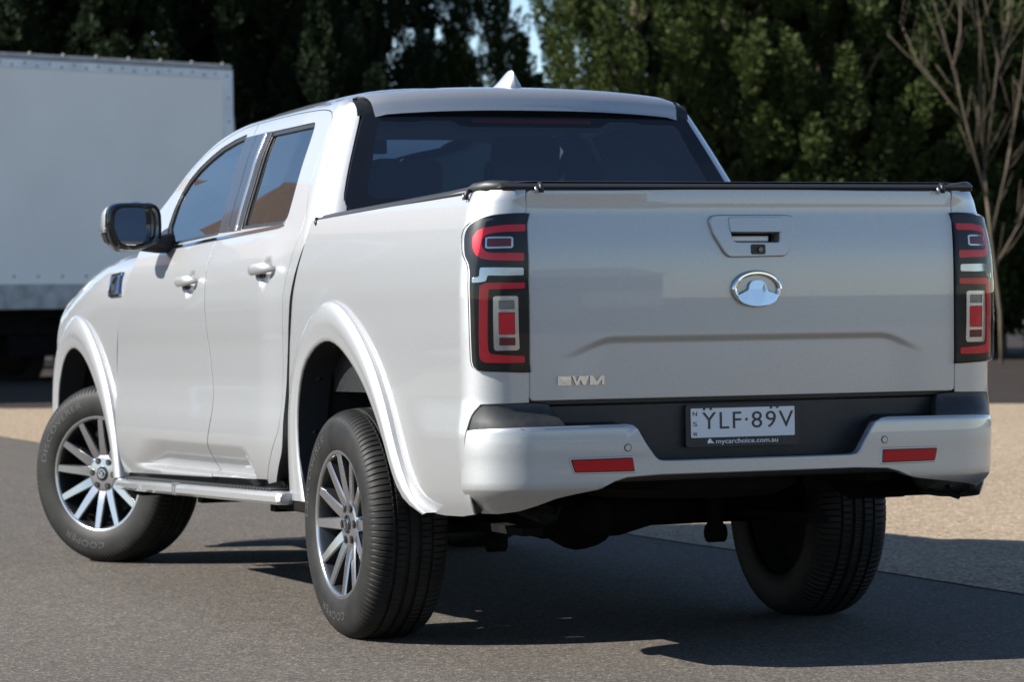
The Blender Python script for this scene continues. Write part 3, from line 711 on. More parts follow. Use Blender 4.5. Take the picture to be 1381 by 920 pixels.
# ---- rear bumper
UC = bump.ucen(.62)
def mir_u(pts): return [(2*UC-u, z) for u, z in pts[::-1]]
def build_bumper():
    top = [(-1.0801, .6957), (-1.1339, .7016), (-1.1762, .7048), (-1.2646, .7075), (-1.4055, .7080), (-1.5475, .7085), (-1.5855, .7090), (-1.6059, .7050), (-1.6231, .6930), (-1.6508, .6477), (-1.676, .6096), (-1.6892, .5985), (-1.7113, .5950), (-1.80, .5945)]
    bot = [(-1.80, .5610), (-1.6958, .5610), (-1.5861, .5560), (-1.545, .545), (-1.50, .525), (-1.4784, .5196), (-1.4094, .5100), (-1.33, .497), (-1.25, .478), (-1.17, .460), (-1.10, .452), (-1.046, .452)]
    side = [(-1.045, .50), (-1.046, .5486), (-1.049, .5969), (-1.057, .6584)]
    left = side[::1]
    ou = left+[(-1.0721, .6957)]+top[1:]+mir_u(top)[0:]+mir_u(left)+mir_u(bot)[0:]+bot[0:]
    # order: up the left side, along the top, down the right side, back along the bottom
    def refl(u): return 2*UC-u
    cut = []
    b = panel('rear_bumper', K_, ou, PT, TR, step=.024, depth=.03, bev=.006, extra=[(-1.05-.02*k, z) for k in range(97) for z in (.500, .507, .513, .520, .528)])
    for s, us in ((-1, None), (1, None)):
        q = [(-1.4138, .6064), (-1.6005, .6075), (-1.6041, .5743), (-1.4228, .5756)]
        q = q if s < 0 else mir_u(q)
        panel('reflector_surround', K_, rounded(inset(q, -.007), .005), PT, b, step=.02, depth=.006, bev=.003, lift=.003)
        panel('reflector_surround', K_, rounded(inset(q, -.003), .004), M['gloss_black'], b, step=.02, depth=.006, bev=.002, lift=.0045)
        panel('red_reflector', K_, rounded(q, .003), M['reflector'], b, step=.02, depth=.006, bev=.002, lift=.0065)
        u, z = (-1.5927, .6407) if s < 0 else (refl(-1.5927), .6407)
        n = fnormal(K_, u, z, -1); p = Vector(K_(u, z))
        bm = bmesh.new(); bm_tube(bm, [p, p+n*.0012], .0115, 20); o = bm_obj('parking_sensor', bm, M['trim'], b, True, 40)
        bm = bmesh.new(); bm_tube(bm, [p, p+n*.0022], .0090, 20); bm_obj('sensor_face', bm, PT, o, True, 40)
    # black step pad: two ends and the middle with the plate well
    rows = []
    for z, y, x in ((.712, -1.188, .70), (.722, -1.16, .70), (.735, -1.10, .70), (.786, -1.085, .715)):
        rows.append([rake((x*t, y-.03*(1-t*t), z)) for t in [-1+k/10 for k in range(21)]])
    rows_l = []
    for s in (-1, 1):
        q = [(-1.0790, .700), (-1.09, .735), (-1.105, .768), (-1.20, .7755), (tg_u(.775), .7755), (tg_u(.70)-.12, .708), (-1.20, .707), (-1.13, .7035)]
        def Kp(u, z):
            k = sst(.70, .775, z); a = bump(u, .705); c = bed(u, .78) if u > -1.9 else a
            return rake((a[0]*(1-k)+c[0]*k, a[1]*(1-k)+c[1]*k, z))
        o = panel('bumper_step_pad', Kp, [(-1.0790, .699), (-1.088, .74), (-1.10, .772), (-1.18, .7755), (-1.30, .7755), (-1.34, .772), (-1.40, .7085), (-1.26, .7070), (-1.1762, .7040), (-1.13, .7010)], M['trim'], TR, step=.03, depth=.03, bev=.006, lift=-.004)
        mirror_obj(o, TR); break
    # middle valance: a well behind the silver strip
    v = []
    zs = [(.792, -1.120), (.77, -1.118), (.765, -1.128), (.64, -1.122), (.60, -1.118), (.592, -1.145), (.588, -1.20)]
    rows = [[rake((.745*t, y-.02*(1-t*t), z)) for t in [-1+k/10 for k in range(21)]] for z, y in zs]
    loft('bumper_valance', rows, M['trim'], TR, False, True, 30)
    # top shelves of the silver ends run back to the valance; sloping sides of the well
    for s in (-1, 1):
        pts = [u for u in (-1.26, -1.34, -1.42, -1.50, -1.5475, -1.5855, -1.6059, -1.6231, -1.6508, -1.676, -1.6892, -1.7113, -1.80)]
        tz = interp([(-u, z) for u, z in sorted(((q[0], q[1]) for q in top), key=lambda q: -q[0])])
        rows = []
        for u in pts:
            z = tz(-u); a = Vector(bump(u, min(z, .70))); a.z = z-.004
            q = Vector((a.x, -1.12, z+.010 if u > -1.60 else z-.002))
            a, q = Vector(rake(a)), Vector(rake(q))
            if s > 0: a.x, q.x = -a.x, -q.x
            rows.append([a, a*.6+q*.4, q])
        loft('bumper_step_pad', rows, M['black'], TR, False, True, 40)
    # dark strip above the plate well and the lower apron
    bm = bmesh.new(); bm_box(bm, (-.715, -1.14, .772), (.715, -1.07, .787), bev=.003); o = bm_obj('valance_lip', bm, M['black'], TR)
    o.location = (0, 0, .013)
    bm = bmesh.new(); bm_box(bm, (-.02, -1.150, .757), (.05, -1.12, .775), bev=.004); bm_obj('plate_lamp', bm, M['gloss_black'], TR)
    rows = [[rake((.60*t, y-.03*(1-t*t), z)) for t in [-1+k/8 for k in range(17)]] for z, y in ((.565, -1.205), (.545, -1.19), (.535, -1.10), (.54, -.95))]
    loft('bumper_apron', rows, M['black'], TR, False, True, 40)
    # number plate
    Y0 = -1.150
    TP = lambda a, b_, c_: rake((a, Y0-c_, b_))
    px = -.019
    fr = extrude_poly('plate_frame', rounded([(px-.1895, .7600), (px+.1895, .7600), (px+.1895, .6330), (px-.1895, .6330)], .008), TP, .014, M['black'], TR, .002)
    pl = extrude_poly('number_plate', rounded([(px-.1735, .7490), (px+.1735, .7490), (px+.1735, .6610), (px-.1735, .6610)], .004), lambda a, b_, c_: rake((a, Y0-.013-c_, b_)), .004, M['plate'], fr)
    TT = lambda a, b_, c_: rake((a, Y0-.0171-c_, b_))
    lettering('plate_lettering', 'YLF', (px-.137, .6865, px-.0065, .7365), TT, M['ink'], pl, .0008, 1.15)
    lettering('plate_lettering', '89V', (px+.0280, .6865, px+.1690, .7365), TT, M['ink'], pl, .0008, 1.15)
    extrude_poly('plate_dot', [(px+.0110+.0045*math.cos(k*PI/6), .7130+.0045*math.sin(k*PI/6)) for k in range(12)], TT, .0008, M['ink'], pl)
    for ch, zc in (('N', .7330), ('S', .7020), ('W', .6715)):
        lettering('plate_lettering', ch, (px-.1675, zc-.0065, px-.1535, zc+.0065), TT, M['ink'], pl, .0008)
    lettering('frame_lettering', 'mycarchoice.com.au', (px-.0900, .6375, px+.1170, .6560), lambda a, b_, c_: rake((a, Y0-.0141-c_, b_)), M['white'], fr, .0008)
    lg = [(-.1180, .6420), (-.1180, .6500), (-.1130, .6570), (-.1080, .6570), (-.1085, .6510), (-.0990, .6455), (-.0960, .6420), (-.1040, .6440), (-.1120, .6440)]
    extrude_poly('frame_emblem', [(px+a, b_) for a, b_ in lg], lambda a, b_, c_: rake((a, Y0-.0141-c_, b_)), .0008, M['white'], fr)
    for a, b_ in ((px-.13, .7465), (px-.108, .7465), (px+.094, .7465), (px+.115, .7470)):
        bm = bmesh.new(); bm_tube(bm, [TT(a, b_, 0), TT(a, b_, .003)], .0035, 10); bm_obj('plate_screw', bm, M['ink'], pl, True, 40)
build_bumper()

# ---- front fender, bonnet and simple nose
def build_front():
    fr = FD_FRONT[3:]
    arch_c, _ = midline([((p[0]+q[0])/2, (p[1]+q[1])/2) for p, q in zip(*midline(ARCH_F_OUT, ARCH_F_IN, 40))], ARCH_F_IN, 40)
    ztop = lambda u: 1.350-hood_drop(u)
    L = 4.0
    top = [(u, ztop(u)) for u in (2.74, 2.9, 3.05, 3.2, 3.35, 3.5, 3.65, 3.8, 3.95, 4.1, 4.25)]
    o = [(2.772, .447)]+[(u+.005, z) for u, z in FD_FRONT[::-1][1:-3]]+[(2.655, 1.28)]+top+[(4.25, .95), (4.25, .52), (3.90, .52)]+arch_c[::-1]
    both(panel('front_fender', F_, o, PT, TR, step=.03, depth=.04, bev=.002, rim=M['black']))
    both(flare(F_, ARCH_F_OUT, ARCH_F_IN)); both(liner(F_, ARCH_F_IN, 3.25))
    clips(F_, [(3.74, .80, 3.3), (3.79, .62, 3.3)])
    rows = []
    for u in (2.88, 3.05, 3.2, 3.5, 3.75, 3.95, 4.1, 4.2):
        z = ztop(u); a = fen(min(u, 4.25), z)
        xe = abs(a[0]); rows.append([rake((xe*t, max(a[1], u-.05 if u < 4 else a[1])+.0+(.10*(1-t*t)*sst(3.5, 4.2, u)), z+.022*(1-abs(t)**2.5))) for t in [-1+k/10 for k in range(21)]])
    loft('bonnet', rows, PT, TR)
    rows = [[rake((x*(1-.0), 4.13+.06*(1-(x/.75)**2)-(.04 if z < .6 else 0), z)) for x in (-.75, -.4, 0, .4, .75)] for z in (.45, .6, .95, 1.10)]
    loft('grille', rows, M['black'], TR)
    # side badge
    T = lambda a, b_, c_: tuple(Vector(F_(a, b_))+Vector((-c_, 0, 0)))
    bo = [(2.985, 1.262), (2.800, 1.268), (2.725, 1.168), (2.915, 1.166)]
    bd = extrude_poly('fender_badge', rounded(bo, .012), T, .010, M['chrome'], TR, .002)
    extrude_poly('badge_inlay', rounded(inset(bo, .012), .008), lambda a, b_, c_: T(a, b_, c_+.0096), .002, M['bluebadge'], bd)
    cx, cz = 2.86, 1.215
    fg = [(-.055, -.028), (-.03, .005), (-.035, .03), (.0, .042), (.035, .03), (.03, .005), (.055, -.028), (0, -.040)]
    extrude_poly('badge_mark', [(cx+a, cz+b_) for a, b_ in fg], lambda a, b_, c_: T(a, b_, c_+.0112), .003, M['chrome'], bd)
    mirror_obj(bd, TR)
build_front()

# ---- door mirrors
def build_mirror(s):
    def sec(t):   # cross-section ring in xz at a given depth; superellipse
        return [(math.copysign(abs(math.cos(a))**.50, math.cos(a)), math.copysign(abs(math.sin(a))**.50, math.sin(a))) for a in [2*PI*k/28 for k in range(28)]]
    cx, cz = -1.000, 1.402
    def ring(y, w, h, dx=0, dz=0):
        out = []
        for a, b in sec(0):
            # lower outer corner cut away
            x = cx+dx+a*w; z = cz+dz+b*h
            if a < 0 and b < 0: x += .020*abs(a*b)
            if a > 0 and b < 0: z += .018*abs(a*b)
            out.append((-s*x, y, z))
        return out
    rows = [ring(2.165, .100, .086), ring(2.180, .108, .090), ring(2.22, .110, .091), ring(2.27, .104, .085), ring(2.315, .082, .066, .008), ring(2.335, .045, .035, .014), ring(2.34, .004, .003, .016)]
    hs = loft('door_mirror', rows, PT, TR, True, True, 50)
    rows = [ring(2.185, .109, .092), ring(2.172, .1125, .0955), ring(2.152, .108, .091), ring(2.150, .096, .081), ring(2.172, .092, .077)]
    loft('mirror_bezel', rows, M['gloss_black'], hs, True, True, 40)
    g0 = ring(2.150, .086, .073); tw = math.tan(rad(11))
    g0 = [(x, y-(abs(x)-1.0)*tw*1.9+.008, z) for x, y, z in g0]
    bm = bmesh.new(); bm.faces.new([bm.verts.new(p) for p in g0]); bm_obj('mirror_glass', bm, M['mirror'], hs)
    # lower black casing with repeater
    rows = [[(-s*x, y, z) for x, y, z in r] for r in ([( -1.112, 2.18, 1.385), (-1.114, 2.24, 1.385), (-1.09, 2.30, 1.385)], [(-1.100, 2.18, 1.345), (-1.100, 2.24, 1.345), (-1.08, 2.30, 1.350)], [(-1.06, 2.18, 1.308), (-1.05, 2.24, 1.306), (-1.04, 2.29, 1.32)], [(-.97, 2.18, 1.308), (-.97, 2.24, 1.306), (-.97, 2.29, 1.32)])]
    loft('mirror_lower_case', rows, M['black'], hs, False, True, 60)
    bm = bmesh.new(); bm_box(bm, (-1.118, 2.17, 1.378), (-1.095, 2.26, 1.392), bev=.004)
    if s > 0:
        for v in bm.verts: v.co.x *= -1
    bm_obj('indicator_repeater', bm, M['silver_lens'], hs)
    bm = bmesh.new()
    bm_tube(bm, [(-s*-.83, 2.20, 1.338), (-s*-.90, 2.205, 1.332), (-s*-.95, 2.21, 1.335), (-s*-.985, 2.215, 1.345)], [.042, .034, .03, .03], 12)
    bm_obj('mirror_arm', bm, M['black'], hs, True)
    q = [(2.262, 1.355), (2.385, 1.430), (2.44, 1.42), (2.52, 1.352), (2.30, 1.335), (2.23, 1.335)]
    o = panel('mirror_sail', C_, rounded(q, .01), M['black'], TR, step=.04, depth=.02, bev=.004, lift=.004)
    if s > 0: mirror_obj(o, TR); bpy.data.objects.remove(o)
for s in (-1, 1): build_mirror(s)

# ---- running boards
def build_steps():
    for s in (-1, 1):
        def P(x, y, z): return (-s*x, y, z)
        rows = []
        for y, k in ((.52, 0), (.535, 1), (2.66, 1), (2.70, 0)):
            zt = .452-(y-.52)*.0245; sh = 1 if k else .6
            sec = [(-.86, zt-.008), (-.90, zt), (-.935, zt-.001), (-.950, zt-.006), (-.957, zt-.016), (-.957, zt-.034), (-.948, zt-.044), (-.90, zt-.046), (-.86, zt-.03)]
            rows.append([P(x if k else -.905+(x+.905)*.8, y, z if k else zt-.022+(z-zt+.022)*.8) for x, z in sec])
        st = loft('side_step', rows, PT, TR, True, True, 30)
        bm = bmesh.new()
        for yy, r in ((.52, rows[0]), (2.70, rows[-1])): bm.faces.new([bm.verts.new(p) for p in r])
        bm_obj('end_cap', bm, PT, st)
        bm = bmesh.new(); n = 52     # ribbed tread
        for k in range(n):
            y = .66+k*(2.60-.66)/n; z = .452-(y-.52)*.0245+.0015
            bm_box(bm, (-.936, y, z-.006), (-.868, y+.024, z+.004))
        if s > 0:
            for v in bm.verts: v.co.x *= -1
        tr = bm_obj('step_tread', bm, M['trim'], st); tr['kind'] = 'stuff'
        bm = bmesh.new(); bm_box(bm, (-.95, 2.60, .35), (-.72, 2.68, .37)) if False else None
        for y in (.72, 1.62, 2.48): bm_box(bm, (-.90, y, .375-(y-.52)*.02), (-.55, y+.06, .402-(y-.52)*.02), bev=.004)
        if s > 0:
            for v in bm.verts: v.co.x *= -1
        bm_obj('step_bracket', bm, M['under'], st)
        y = 1.78; zt = .452-(y-.52)*.0245   # joint clip
        bm = bmesh.new(); bm_box(bm, (-.9585, y, zt-.045), (-.925, y+.02, zt+.0015), bev=.003); bm_box(bm, (-.9585, y+.032, zt-.045), (-.925, y+.048, zt+.0015), bev=.003)
        if s > 0:
            for v in bm.verts: v.co.x *= -1
        bm_obj('step_clip', bm, M['satin'], st)
        bm = bmesh.new(); bm_box(bm, (-.90, .36, .385), (-.62, .70, .425), bev=.008)
        if s > 0:
            for v in bm.verts: v.co.x *= -1
        bm_obj('mud_shield', bm, M['under'], TR)
build_steps()

# ---- wheels
def build_wheel():
    """left-hand wheel, axle along x, outer face towards -x, origin at the hub centre"""
    R = .3795; w2 = .129
    n = 660
    prof = [(-.112, .232), (-.121, .238), (-.1285, .252), (-.1335, .275), (-.1345, .300), (-.1325, .322), (-.1285, .338), (-.1220, .350), (-.1130, .3595), (-.102, .3665), (-.094, .3700), (-.080, .3740), (-.070, .3752), (-.066, .3760), (-.064, .3690), (-.056, .3690), (-.054, .3775), (-.026, .3790), (-.023, .3700), (-.013, .3700), (-.010, .3795)]
    full = prof+[(-a, r) for a, r in prof[::-1]]
    bm = bmesh.new(); rings = bm_lathe(bm, full, n)
    def cut(k, i):   # tread blocks: sipes across shoulders and ribs
        m = i % 6
        if k in (6, 7, 8, 9, 10, 11, 12): return .0042 if m == 0 else 0
        if k in (16, 17, 20): return .003 if m == 3 else 0
        return 0
    nr = len(full)
    for k, ring in enumerate(rings):
        kk = k if k < len(prof) else nr-1-k
        for i, v in enumerate(ring):
            d = cut(kk, i+(3 if k >= len(prof) else 0))
            if d:
                r = math.hypot(v.co.y, v.co.z); f = (r-d)/r; v.co.y *= f; v.co.z *= f
            if v.co.z < -.352 : pass
    bmesh.ops.recalc_face_normals(bm, faces=bm.faces)
    ty_me = bm_obj('tyre', bm, M['rubber'], None, True, 28)
    # rim barrel + lip
    bm = bmesh.new()
    bm_lathe(bm, [(-.112, .236), (-.119, .2435), (-.1215, .2435), (-.1215, .236), (-.116, .229), (-.104, .224), (-.085, .218), (-.02, .205), (.05, .212), (.10, .232)], 72)
    rim = bm_obj('wheel', bm, M['rim'], None, True, 40)
    bm = bmesh.new()
    bm_lathe(bm, [(-.1222, .2440), (-.1235, .2425), (-.1235, .2360), (-.1195, .2300), (-.1150, .2285)], 72)
    lip = bm_obj('rim_edge', bm, M['mach'], rim, True, 40)
    # twelve spokes, dark body with a machined face
    parts = []
    offs = (0, 29)
    angs = [4+60*k+o for k in range(6) for o in (0, 28)]
    for a in angs:
        ar = rad(a)
        def P(x, r, t): return (x, r*math.sin(ar)+t*math.cos(ar), r*math.cos(ar)-t*math.sin(ar))
        def slab(name, x0, x1, rin, rout, w0, w1, m, dish):
            rows = []
            for k in range(7):
                f = k/6; r = rin+(rout-rin)*f; wd = w0+(w1-w0)*f
                xf = dish(f)
                rows.append([P(xf+x0, r, -wd), P(xf+x0, r, wd), P(xf+x1, r, wd*1.25), P(xf+x1, r, -wd*1.25)])
            return loft(name, rows, m, rim, True, True, 30)
        dish = lambda f: -.088-.030*f**.8
        s0 = slab('spoke', .002, .036, .072, .234, .0185, .0138, M['rim'], dish)
        s1 = slab('spoke_face', -.0012, .004, .074, .234, .0175, .0125, M['mach'], dish)
    # hub
    bm = bmesh.new()
    bm_lathe(bm, [(-.094, .0), (-.094, .034), (-.0905, .060), (-.089, .078), (-.082, .086), (-.04, .088)], 48)
    hub = bm_obj('hub', bm, M['mach'], rim, True, 50)
    for k in range(6):
        a = rad(60*k+33); bm = bmesh.new(); c = (0, .0575*math.sin(a), .0575*math.cos(a))
        bm_tube(bm, [(-.0945, c[1], c[2]), (-.080, c[1], c[2])], .0135, 14); o = bm_obj('lug_hole', bm, M['gloss_black'], rim, True, 40)
        bm = bmesh.new(); bm_tube(bm, [(-.0965, c[1], c[2]), (-.09, c[1], c[2])], .0075, 6); bm_obj('lug_nut', bm, M['steel'], rim)
    bm = bmesh.new(); bm_lathe(bm, [(-.100, 0), (-.0995, .022), (-.097, .030), (-.090, .032)], 32); bm_obj('hub_cap', bm, M['gloss_black'], rim, True, 50)
    bm = bmesh.new(); bm_lathe(bm, [(-.1005, .0155), (-.1015, .018), (-.1005, .0205)], 24); bm_obj('hub_cap_mark', bm, M['chrome'], rim, True, 50)
    fg = [(-.013, -.009), (-.007, 0), (-.008, .008), (0, .011), (.008, .008), (.007, 0), (.013, -.009), (0, -.012)]
    extrude_poly('hub_cap_mark', fg, lambda a, b, c: (-.0998-c, a, b), .003, M['chrome'], rim)
    # brake disc, dark
    bm = bmesh.new(); bm_lathe(bm, [(-.02, .03), (-.02, .165), (.01, .165), (.01, .03)], 40); bm_obj('brake_disc', bm, M['steel'], rim, True, 40)
    bm = bmesh.new(); bm_lathe(bm, [(.03, .0), (.03, .20), (.032, .20)], 40); bm_obj('backing_plate', bm, M['under'], rim, True, 40)
    # raised sidewall lettering
    def arc_text(s, r0, r1, a0, a1):
        v, f = text_mesh(s, 1, .5, 1.1); xs = [p[0] for p in v]; ys = [p[1] for p in v]
        out = []
        for p in v:
            fa = (p[0]-min(xs))/(max(xs)-min(xs)); fr = (p[1]-min(ys))/(max(ys)-min(ys))
            a = rad(a0+(a1-a0)*fa); r = r0+(r1-r0)*fr
            xw = -.1335-.0012*(1-abs((r-.298)/.025))-.001*(p[2]+.5)
            out.append((xw, -r*math.sin(a), r*math.cos(a)))
        return mesh_obj('sidewall_lettering', out, f, M['letter'], ty_me, False)
    arc_text('DISCOVERER', .286, .312, -88, -22)
    arc_text('COOPER', .286, .312, 165, 208)
    ty_me.parent = rim
    return rim
W0 = build_wheel()
def kids(o): return [c for c in bpy.data.objects if c.parent == o]
def copy_tree(o, parent):
    c = o.copy(); col.objects.link(c); c.parent = parent
    for ch in kids(o): copy_tree(ch, c)
    return c
HZ = .372
W0.parent = TR; W0.location = (-.79, 0, HZ); W0.rotation_euler = (rad(0), 0, 0)
for loc, rz, rx in (((-.795, 3.235, HZ+.0195), -33, 7), ((.79, 0, HZ), 180, 0), ((.795, 3.235, HZ+.0195), 180-33, 0)):
    c = copy_tree(W0, TR); c.location = loc; c.rotation_euler = (rad(rx), 0, rad(-rz if False else -rz)) if False else (rad(rx), 0, rad(rz*-1))
# flatten nothing: loaded radius is already slightly below the tread radius

# ---- underbody
def build_under():
    bm = bmesh.new()
    for s in (-1, 1):
        bm_box(bm, (s*.50-.04, -1.05, .52), (s*.50+.04, 3.9, .64)); bm_box(bm, (s*.50-.035, -.65, .36), (s*.50+.035, .65, .385))
    bm_box(bm, (-.54, -.55, .66), (.54, .40, .80)); bm_box(bm, (-.80, .42, .47), (.80, 2.75, .60)); bm_box(bm, (-.56, 2.7, .50), (.56, 3.95, 1.05))
    bm_box(bm, (-.60, -1.12, .56), (.60, -1.03, .66))
    bm_box(bm, (-.55, 1.2, .33), (-.20, 2.2, .47), bev=.03)
    bm_obj('chassis', bm, M['under'], TR)
    bm = bmesh.new()
    bm_tube(bm, [(-.74, 0, HZ), (-.30, 0, HZ), (-.20, 0, HZ), (.08, 0, HZ), (.2, 0, HZ), (.74, 0, HZ)], [.042, .045, .075, .075, .045, .042], 16)
    bm_tube(bm, [(-.07, -.15, HZ-.0), (-.07, -.10, HZ), (-.07, 0, HZ), (-.07, .14, HZ), (-.07, .22, HZ)], [.06, .10, .118, .10, .05], 18)
    bm_tube(bm, [(-.07, .2, HZ), (-.07, 1.6, .46)], .035, 12)
    bm_obj('rear_axle', bm, M['under'], TR, True, 40)
    for s in (-1, 1):
        bm = bmesh.new(); bm_tube(bm, [(s*.40, -.09, .30), (s*.34, -.16, .72)], .028, 10); bm_tube(bm, [(s*.40-.03, -.09, .30), (s*.40+.03, -.09, .30)], .032, 10)
        bm_obj('shock_absorber', bm, M['under'], TR, True, 40)
    bm = bmesh.new(); bm_tube(bm, [(-.35, 2.0, .42), (-.42, .9, .45), (-.60, .5, .50), (-.62, -.3, .52), (-.60, -.8, .47), (-.62, -1.05, .455)], .030, 12); bm_tube(bm, [(-.45, 1.7, .42), (-.45, 1.1, .44)], .09, 14)
    bm_obj('exhaust', bm, M['under'], TR, True, 40)
    bm = bmesh.new(); bm_lathe(bm, [(-.11, .20), (-.12, .30), (-.09, .36), (.09, .36), (.12, .30), (.11, .20)], 40, 'z', True)
    bm_lathe(bm, [(-.03, 0.0), (-.03, .21)], 24, 'z')
    o = bm_obj('spare_wheel', bm, M['under'], TR, True, 40); o.location = (0, -.68, .60)
    for s in (-1, 1):
        rows = [[(s*.56, 0+.46*math.cos(a), .50+.46*math.sin(a)), (s*.56, 0, .5)] for a in [PI*k/12 for k in range(13)]]
        rows2 = [[(s*.56, 3.3+.50*math.cos(a), .45+.50*math.sin(a)), (s*.56, 3.3, .45)] for a in [PI*k/12 for k in range(13)]]
        loft('wheel_well', rows, M['under'], TR); loft('wheel_well', rows2, M['under'], TR)
    # tow hook bits under the right end of the bumper
    bm = bmesh.new(); bm_tube(bm, [(.72, -1.09, .50), (.735, -1.10, .468), (.755, -1.10, .462), (.765, -1.10, .475)], .008, 8); bm_obj('recovery_hook', bm, M['under'], TR, True); bm = bmesh.new(); bm_tube(bm, [(-.66, -1.10, .50), (-.665, -1.12, .462), (-.62, -1.12, .450), (-.60, -1.1, .48)], .010, 8)
    bm_obj('recovery_hook', bm, M['under'], TR, True)
    # front suspension arms
    bm = bmesh.new()
    for s in (-1, 1): bm_tube(bm, [(s*.30, 3.2, .36), (s*.68, 3.23, .30)], .04, 8); bm_tube(bm, [(s*.6, 3.23, .35), (s*.52, 3.23, .9)], .05, 10)
    bm_obj('front_suspension', bm, M['under'], TR, True)
build_under()

# ---- cabin
def build_cabin():
    bm = bmesh.new(); bm_box(bm, (-.76, .42, .60), (.76, 2.9, .66)); bm_obj('cabin_floor', bm, M['cabin'], TR)
    rows = [[rake((x, y, 1.795-.02*(abs(x) > .5)-.03*sst(1.6, 2.1, y))) for x in (-.56, -.3, 0, .3, .56)] for y in (.60, 1.2, 1.7, 2.05)]
    loft('headlining', rows, M['headliner'], TR)
    for s in (-1, 1):
        bm = bmesh.new(); bm_box(bm, (s*.60-.04, 1.46, 1.30), (s*.60+.04, 1.58, 1.70), bev=.02); bm_obj('inner_pillar', bm, M['cabin'], TR)
    def seat(name, x0, x1, y, zc, zt, lean, heads, depth):
        bm = bmesh.new(); bm_box(bm, (x0, y, zc-.12), (x1, y+.52, zc+.06), bev=.05)
        mx = Matrix.Translation((0, y+.04, zc))@Matrix.Rotation(lean, 4, 'X')
        bm_box(bm, (x0, -.09, -.05), (x1, .06, zt-zc), mx, .05)
        o = bm_obj(name, bm, M['seat'], TR, True, 40)
        for hx in heads:
            b2 = bmesh.new(); bm_box(b2, (hx-.135, -.085, zt-zc+.03), (hx+.135, .03, zt-zc+.20), mx, .045)
            for q in (-.06, .06): bm_tube(b2, [mx@Vector((hx+q, -.03, zt-zc-.03)), mx@Vector((hx+q, -.03, zt-zc+.06))], .007, 6)
            bm_obj('headrest', b2, M['seat'], o, True, 40)
    seat('rear_seat', -.66, .66, .80, 1.02, 1.42, rad(14), (-.42, 0.02, .44), .5)
    seat('front_seat', -.66, -.14, 1.72, 1.00, 1.56, rad(14), (-.40,), .5); seat('front_seat', .14, .66, 1.72, 1.00, 1.56, rad(14), (.40,), .5)
    bm = bmesh.new(); bm_box(bm, (-.72, 2.45, 1.05), (.72, 2.90, 1.30), bev=.05); bm_obj('dashboard', bm, M['cabin'], TR, True, 40)
    bm = bmesh.new()
    for k in range(24):
        a = 2*PI*k/24; b = 2*PI*(k+1)/24
        bm_tube(bm, [(.40+.185*math.cos(a), 2.36-.07*math.sin(a), 1.28+.17*math.sin(a)), (.40+.185*math.cos(b), 2.36-.07*math.sin(b), 1.28+.17*math.sin(b))], .014, 6, False)
    bm_tube(bm, [(.40, 2.38, 1.28), (.40, 2.5, 1.24)], .03, 8); bm_obj('steering_wheel', bm, M['cabin'], TR, True)
    bm = bmesh.new(); bm_box(bm, (-.12, 2.36, 1.70), (.12, 2.39, 1.76), bev=.01); bm_tube(bm, [(0, 2.38, 1.73), (0, 2.42, 1.80)], .01, 6); bm_obj('interior_mirror', bm, M['cabin'], TR)
build_cabin()

# ================================================================== ground (rises very gently away from the camera)
SLOPE = .006
def gz(x, y): return SLOPE*y
def ground_mat(name, c1, c2, sp_dark, sp_light, scale=1., rough=.9, big=.35, bumpd=.004):
    m = bpy.data.materials.new(name); m.use_nodes = True; t = m.node_tree; b = t.nodes['Principled BSDF']; N = t.nodes.new; Lk = t.links.new
    b.inputs['Roughness'].default_value = rough; b.inputs['Specular IOR Level'].default_value = .25
    tc = N('ShaderNodeTexCoord')
    def noise(s, d, r=.6):
        n = N('ShaderNodeTexNoise'); n.inputs['Scale'].default_value = s; n.inputs['Detail'].default_value = d; n.inputs['Roughness'].default_value = r
        Lk(tc.outputs['Object'], n.inputs['Vector']); return n
    def mix(f, a, c, mode='MIX'):
        x = N('ShaderNodeMix'); x.data_type = 'RGBA'; x.blend_type = mode
        if isinstance(f, float): x.inputs[0].default_value = f
        else: Lk(f, x.inputs[0])
        for i, v in ((6, a), (7, c)):
            if isinstance(v, tuple): x.inputs[i].default_value = (*v, 1)
            else: Lk(v, x.inputs[i])
        return x.outputs[2]
    def ramp(src, lo, hi):
        r = N('ShaderNodeMapRange'); r.inputs['From Min'].default_value = lo; r.inputs['From Max'].default_value = hi; Lk(src, r.inputs[0]); return r.outputs[0]
    base = mix(ramp(noise(big, 5).outputs[0], .35, .65), c1, c2)
    v = N('ShaderNodeTexVoronoi'); v.inputs['Scale'].default_value = 130*scale; Lk(tc.outputs['Object'], v.inputs['Vector'])
    sp = N('ShaderNodeSeparateColor'); Lk(v.outputs['Color'], sp.inputs[0])
    base = mix(ramp(sp.outputs[0], .72, .95), base, sp_light)
    base = mix(ramp(sp.outputs[1], .60, .95), base, sp_dark)
    f2 = noise(9, 4); base = mix(ramp(f2.outputs[0], .55, .75), base, mix(.55, base, sp_dark))
    Lk(base, b.inputs['Base Color'])
    h = N('ShaderNodeMath'); h.operation = 'MULTIPLY_ADD'; Lk(v.outputs['Distance'], h.inputs[0]); h.inputs[1].default_value = .6; Lk(noise(160*scale, 3).outputs[0], h.inputs[2])
    bp_ = N('ShaderNodeBump'); bp_.inputs['Strength'].default_value = .6; bp_.inputs['Distance'].default_value = bumpd; Lk(h.outputs[0], bp_.inputs['Height']); Lk(bp_.outputs[0], b.inputs['Normal'])
    return m
M['asphalt'] = ground_mat('asphalt', (.070, .061, .051), (.081, .070, .059), (.036, .031, .026), (.17, .148, .122))
M['concrete'] = ground_mat('tan_exposed_concrete', (.230, .172, .112), (.272, .206, .138), (.10, .070, .045), (.42, .35, .26), .6, .9, .5)
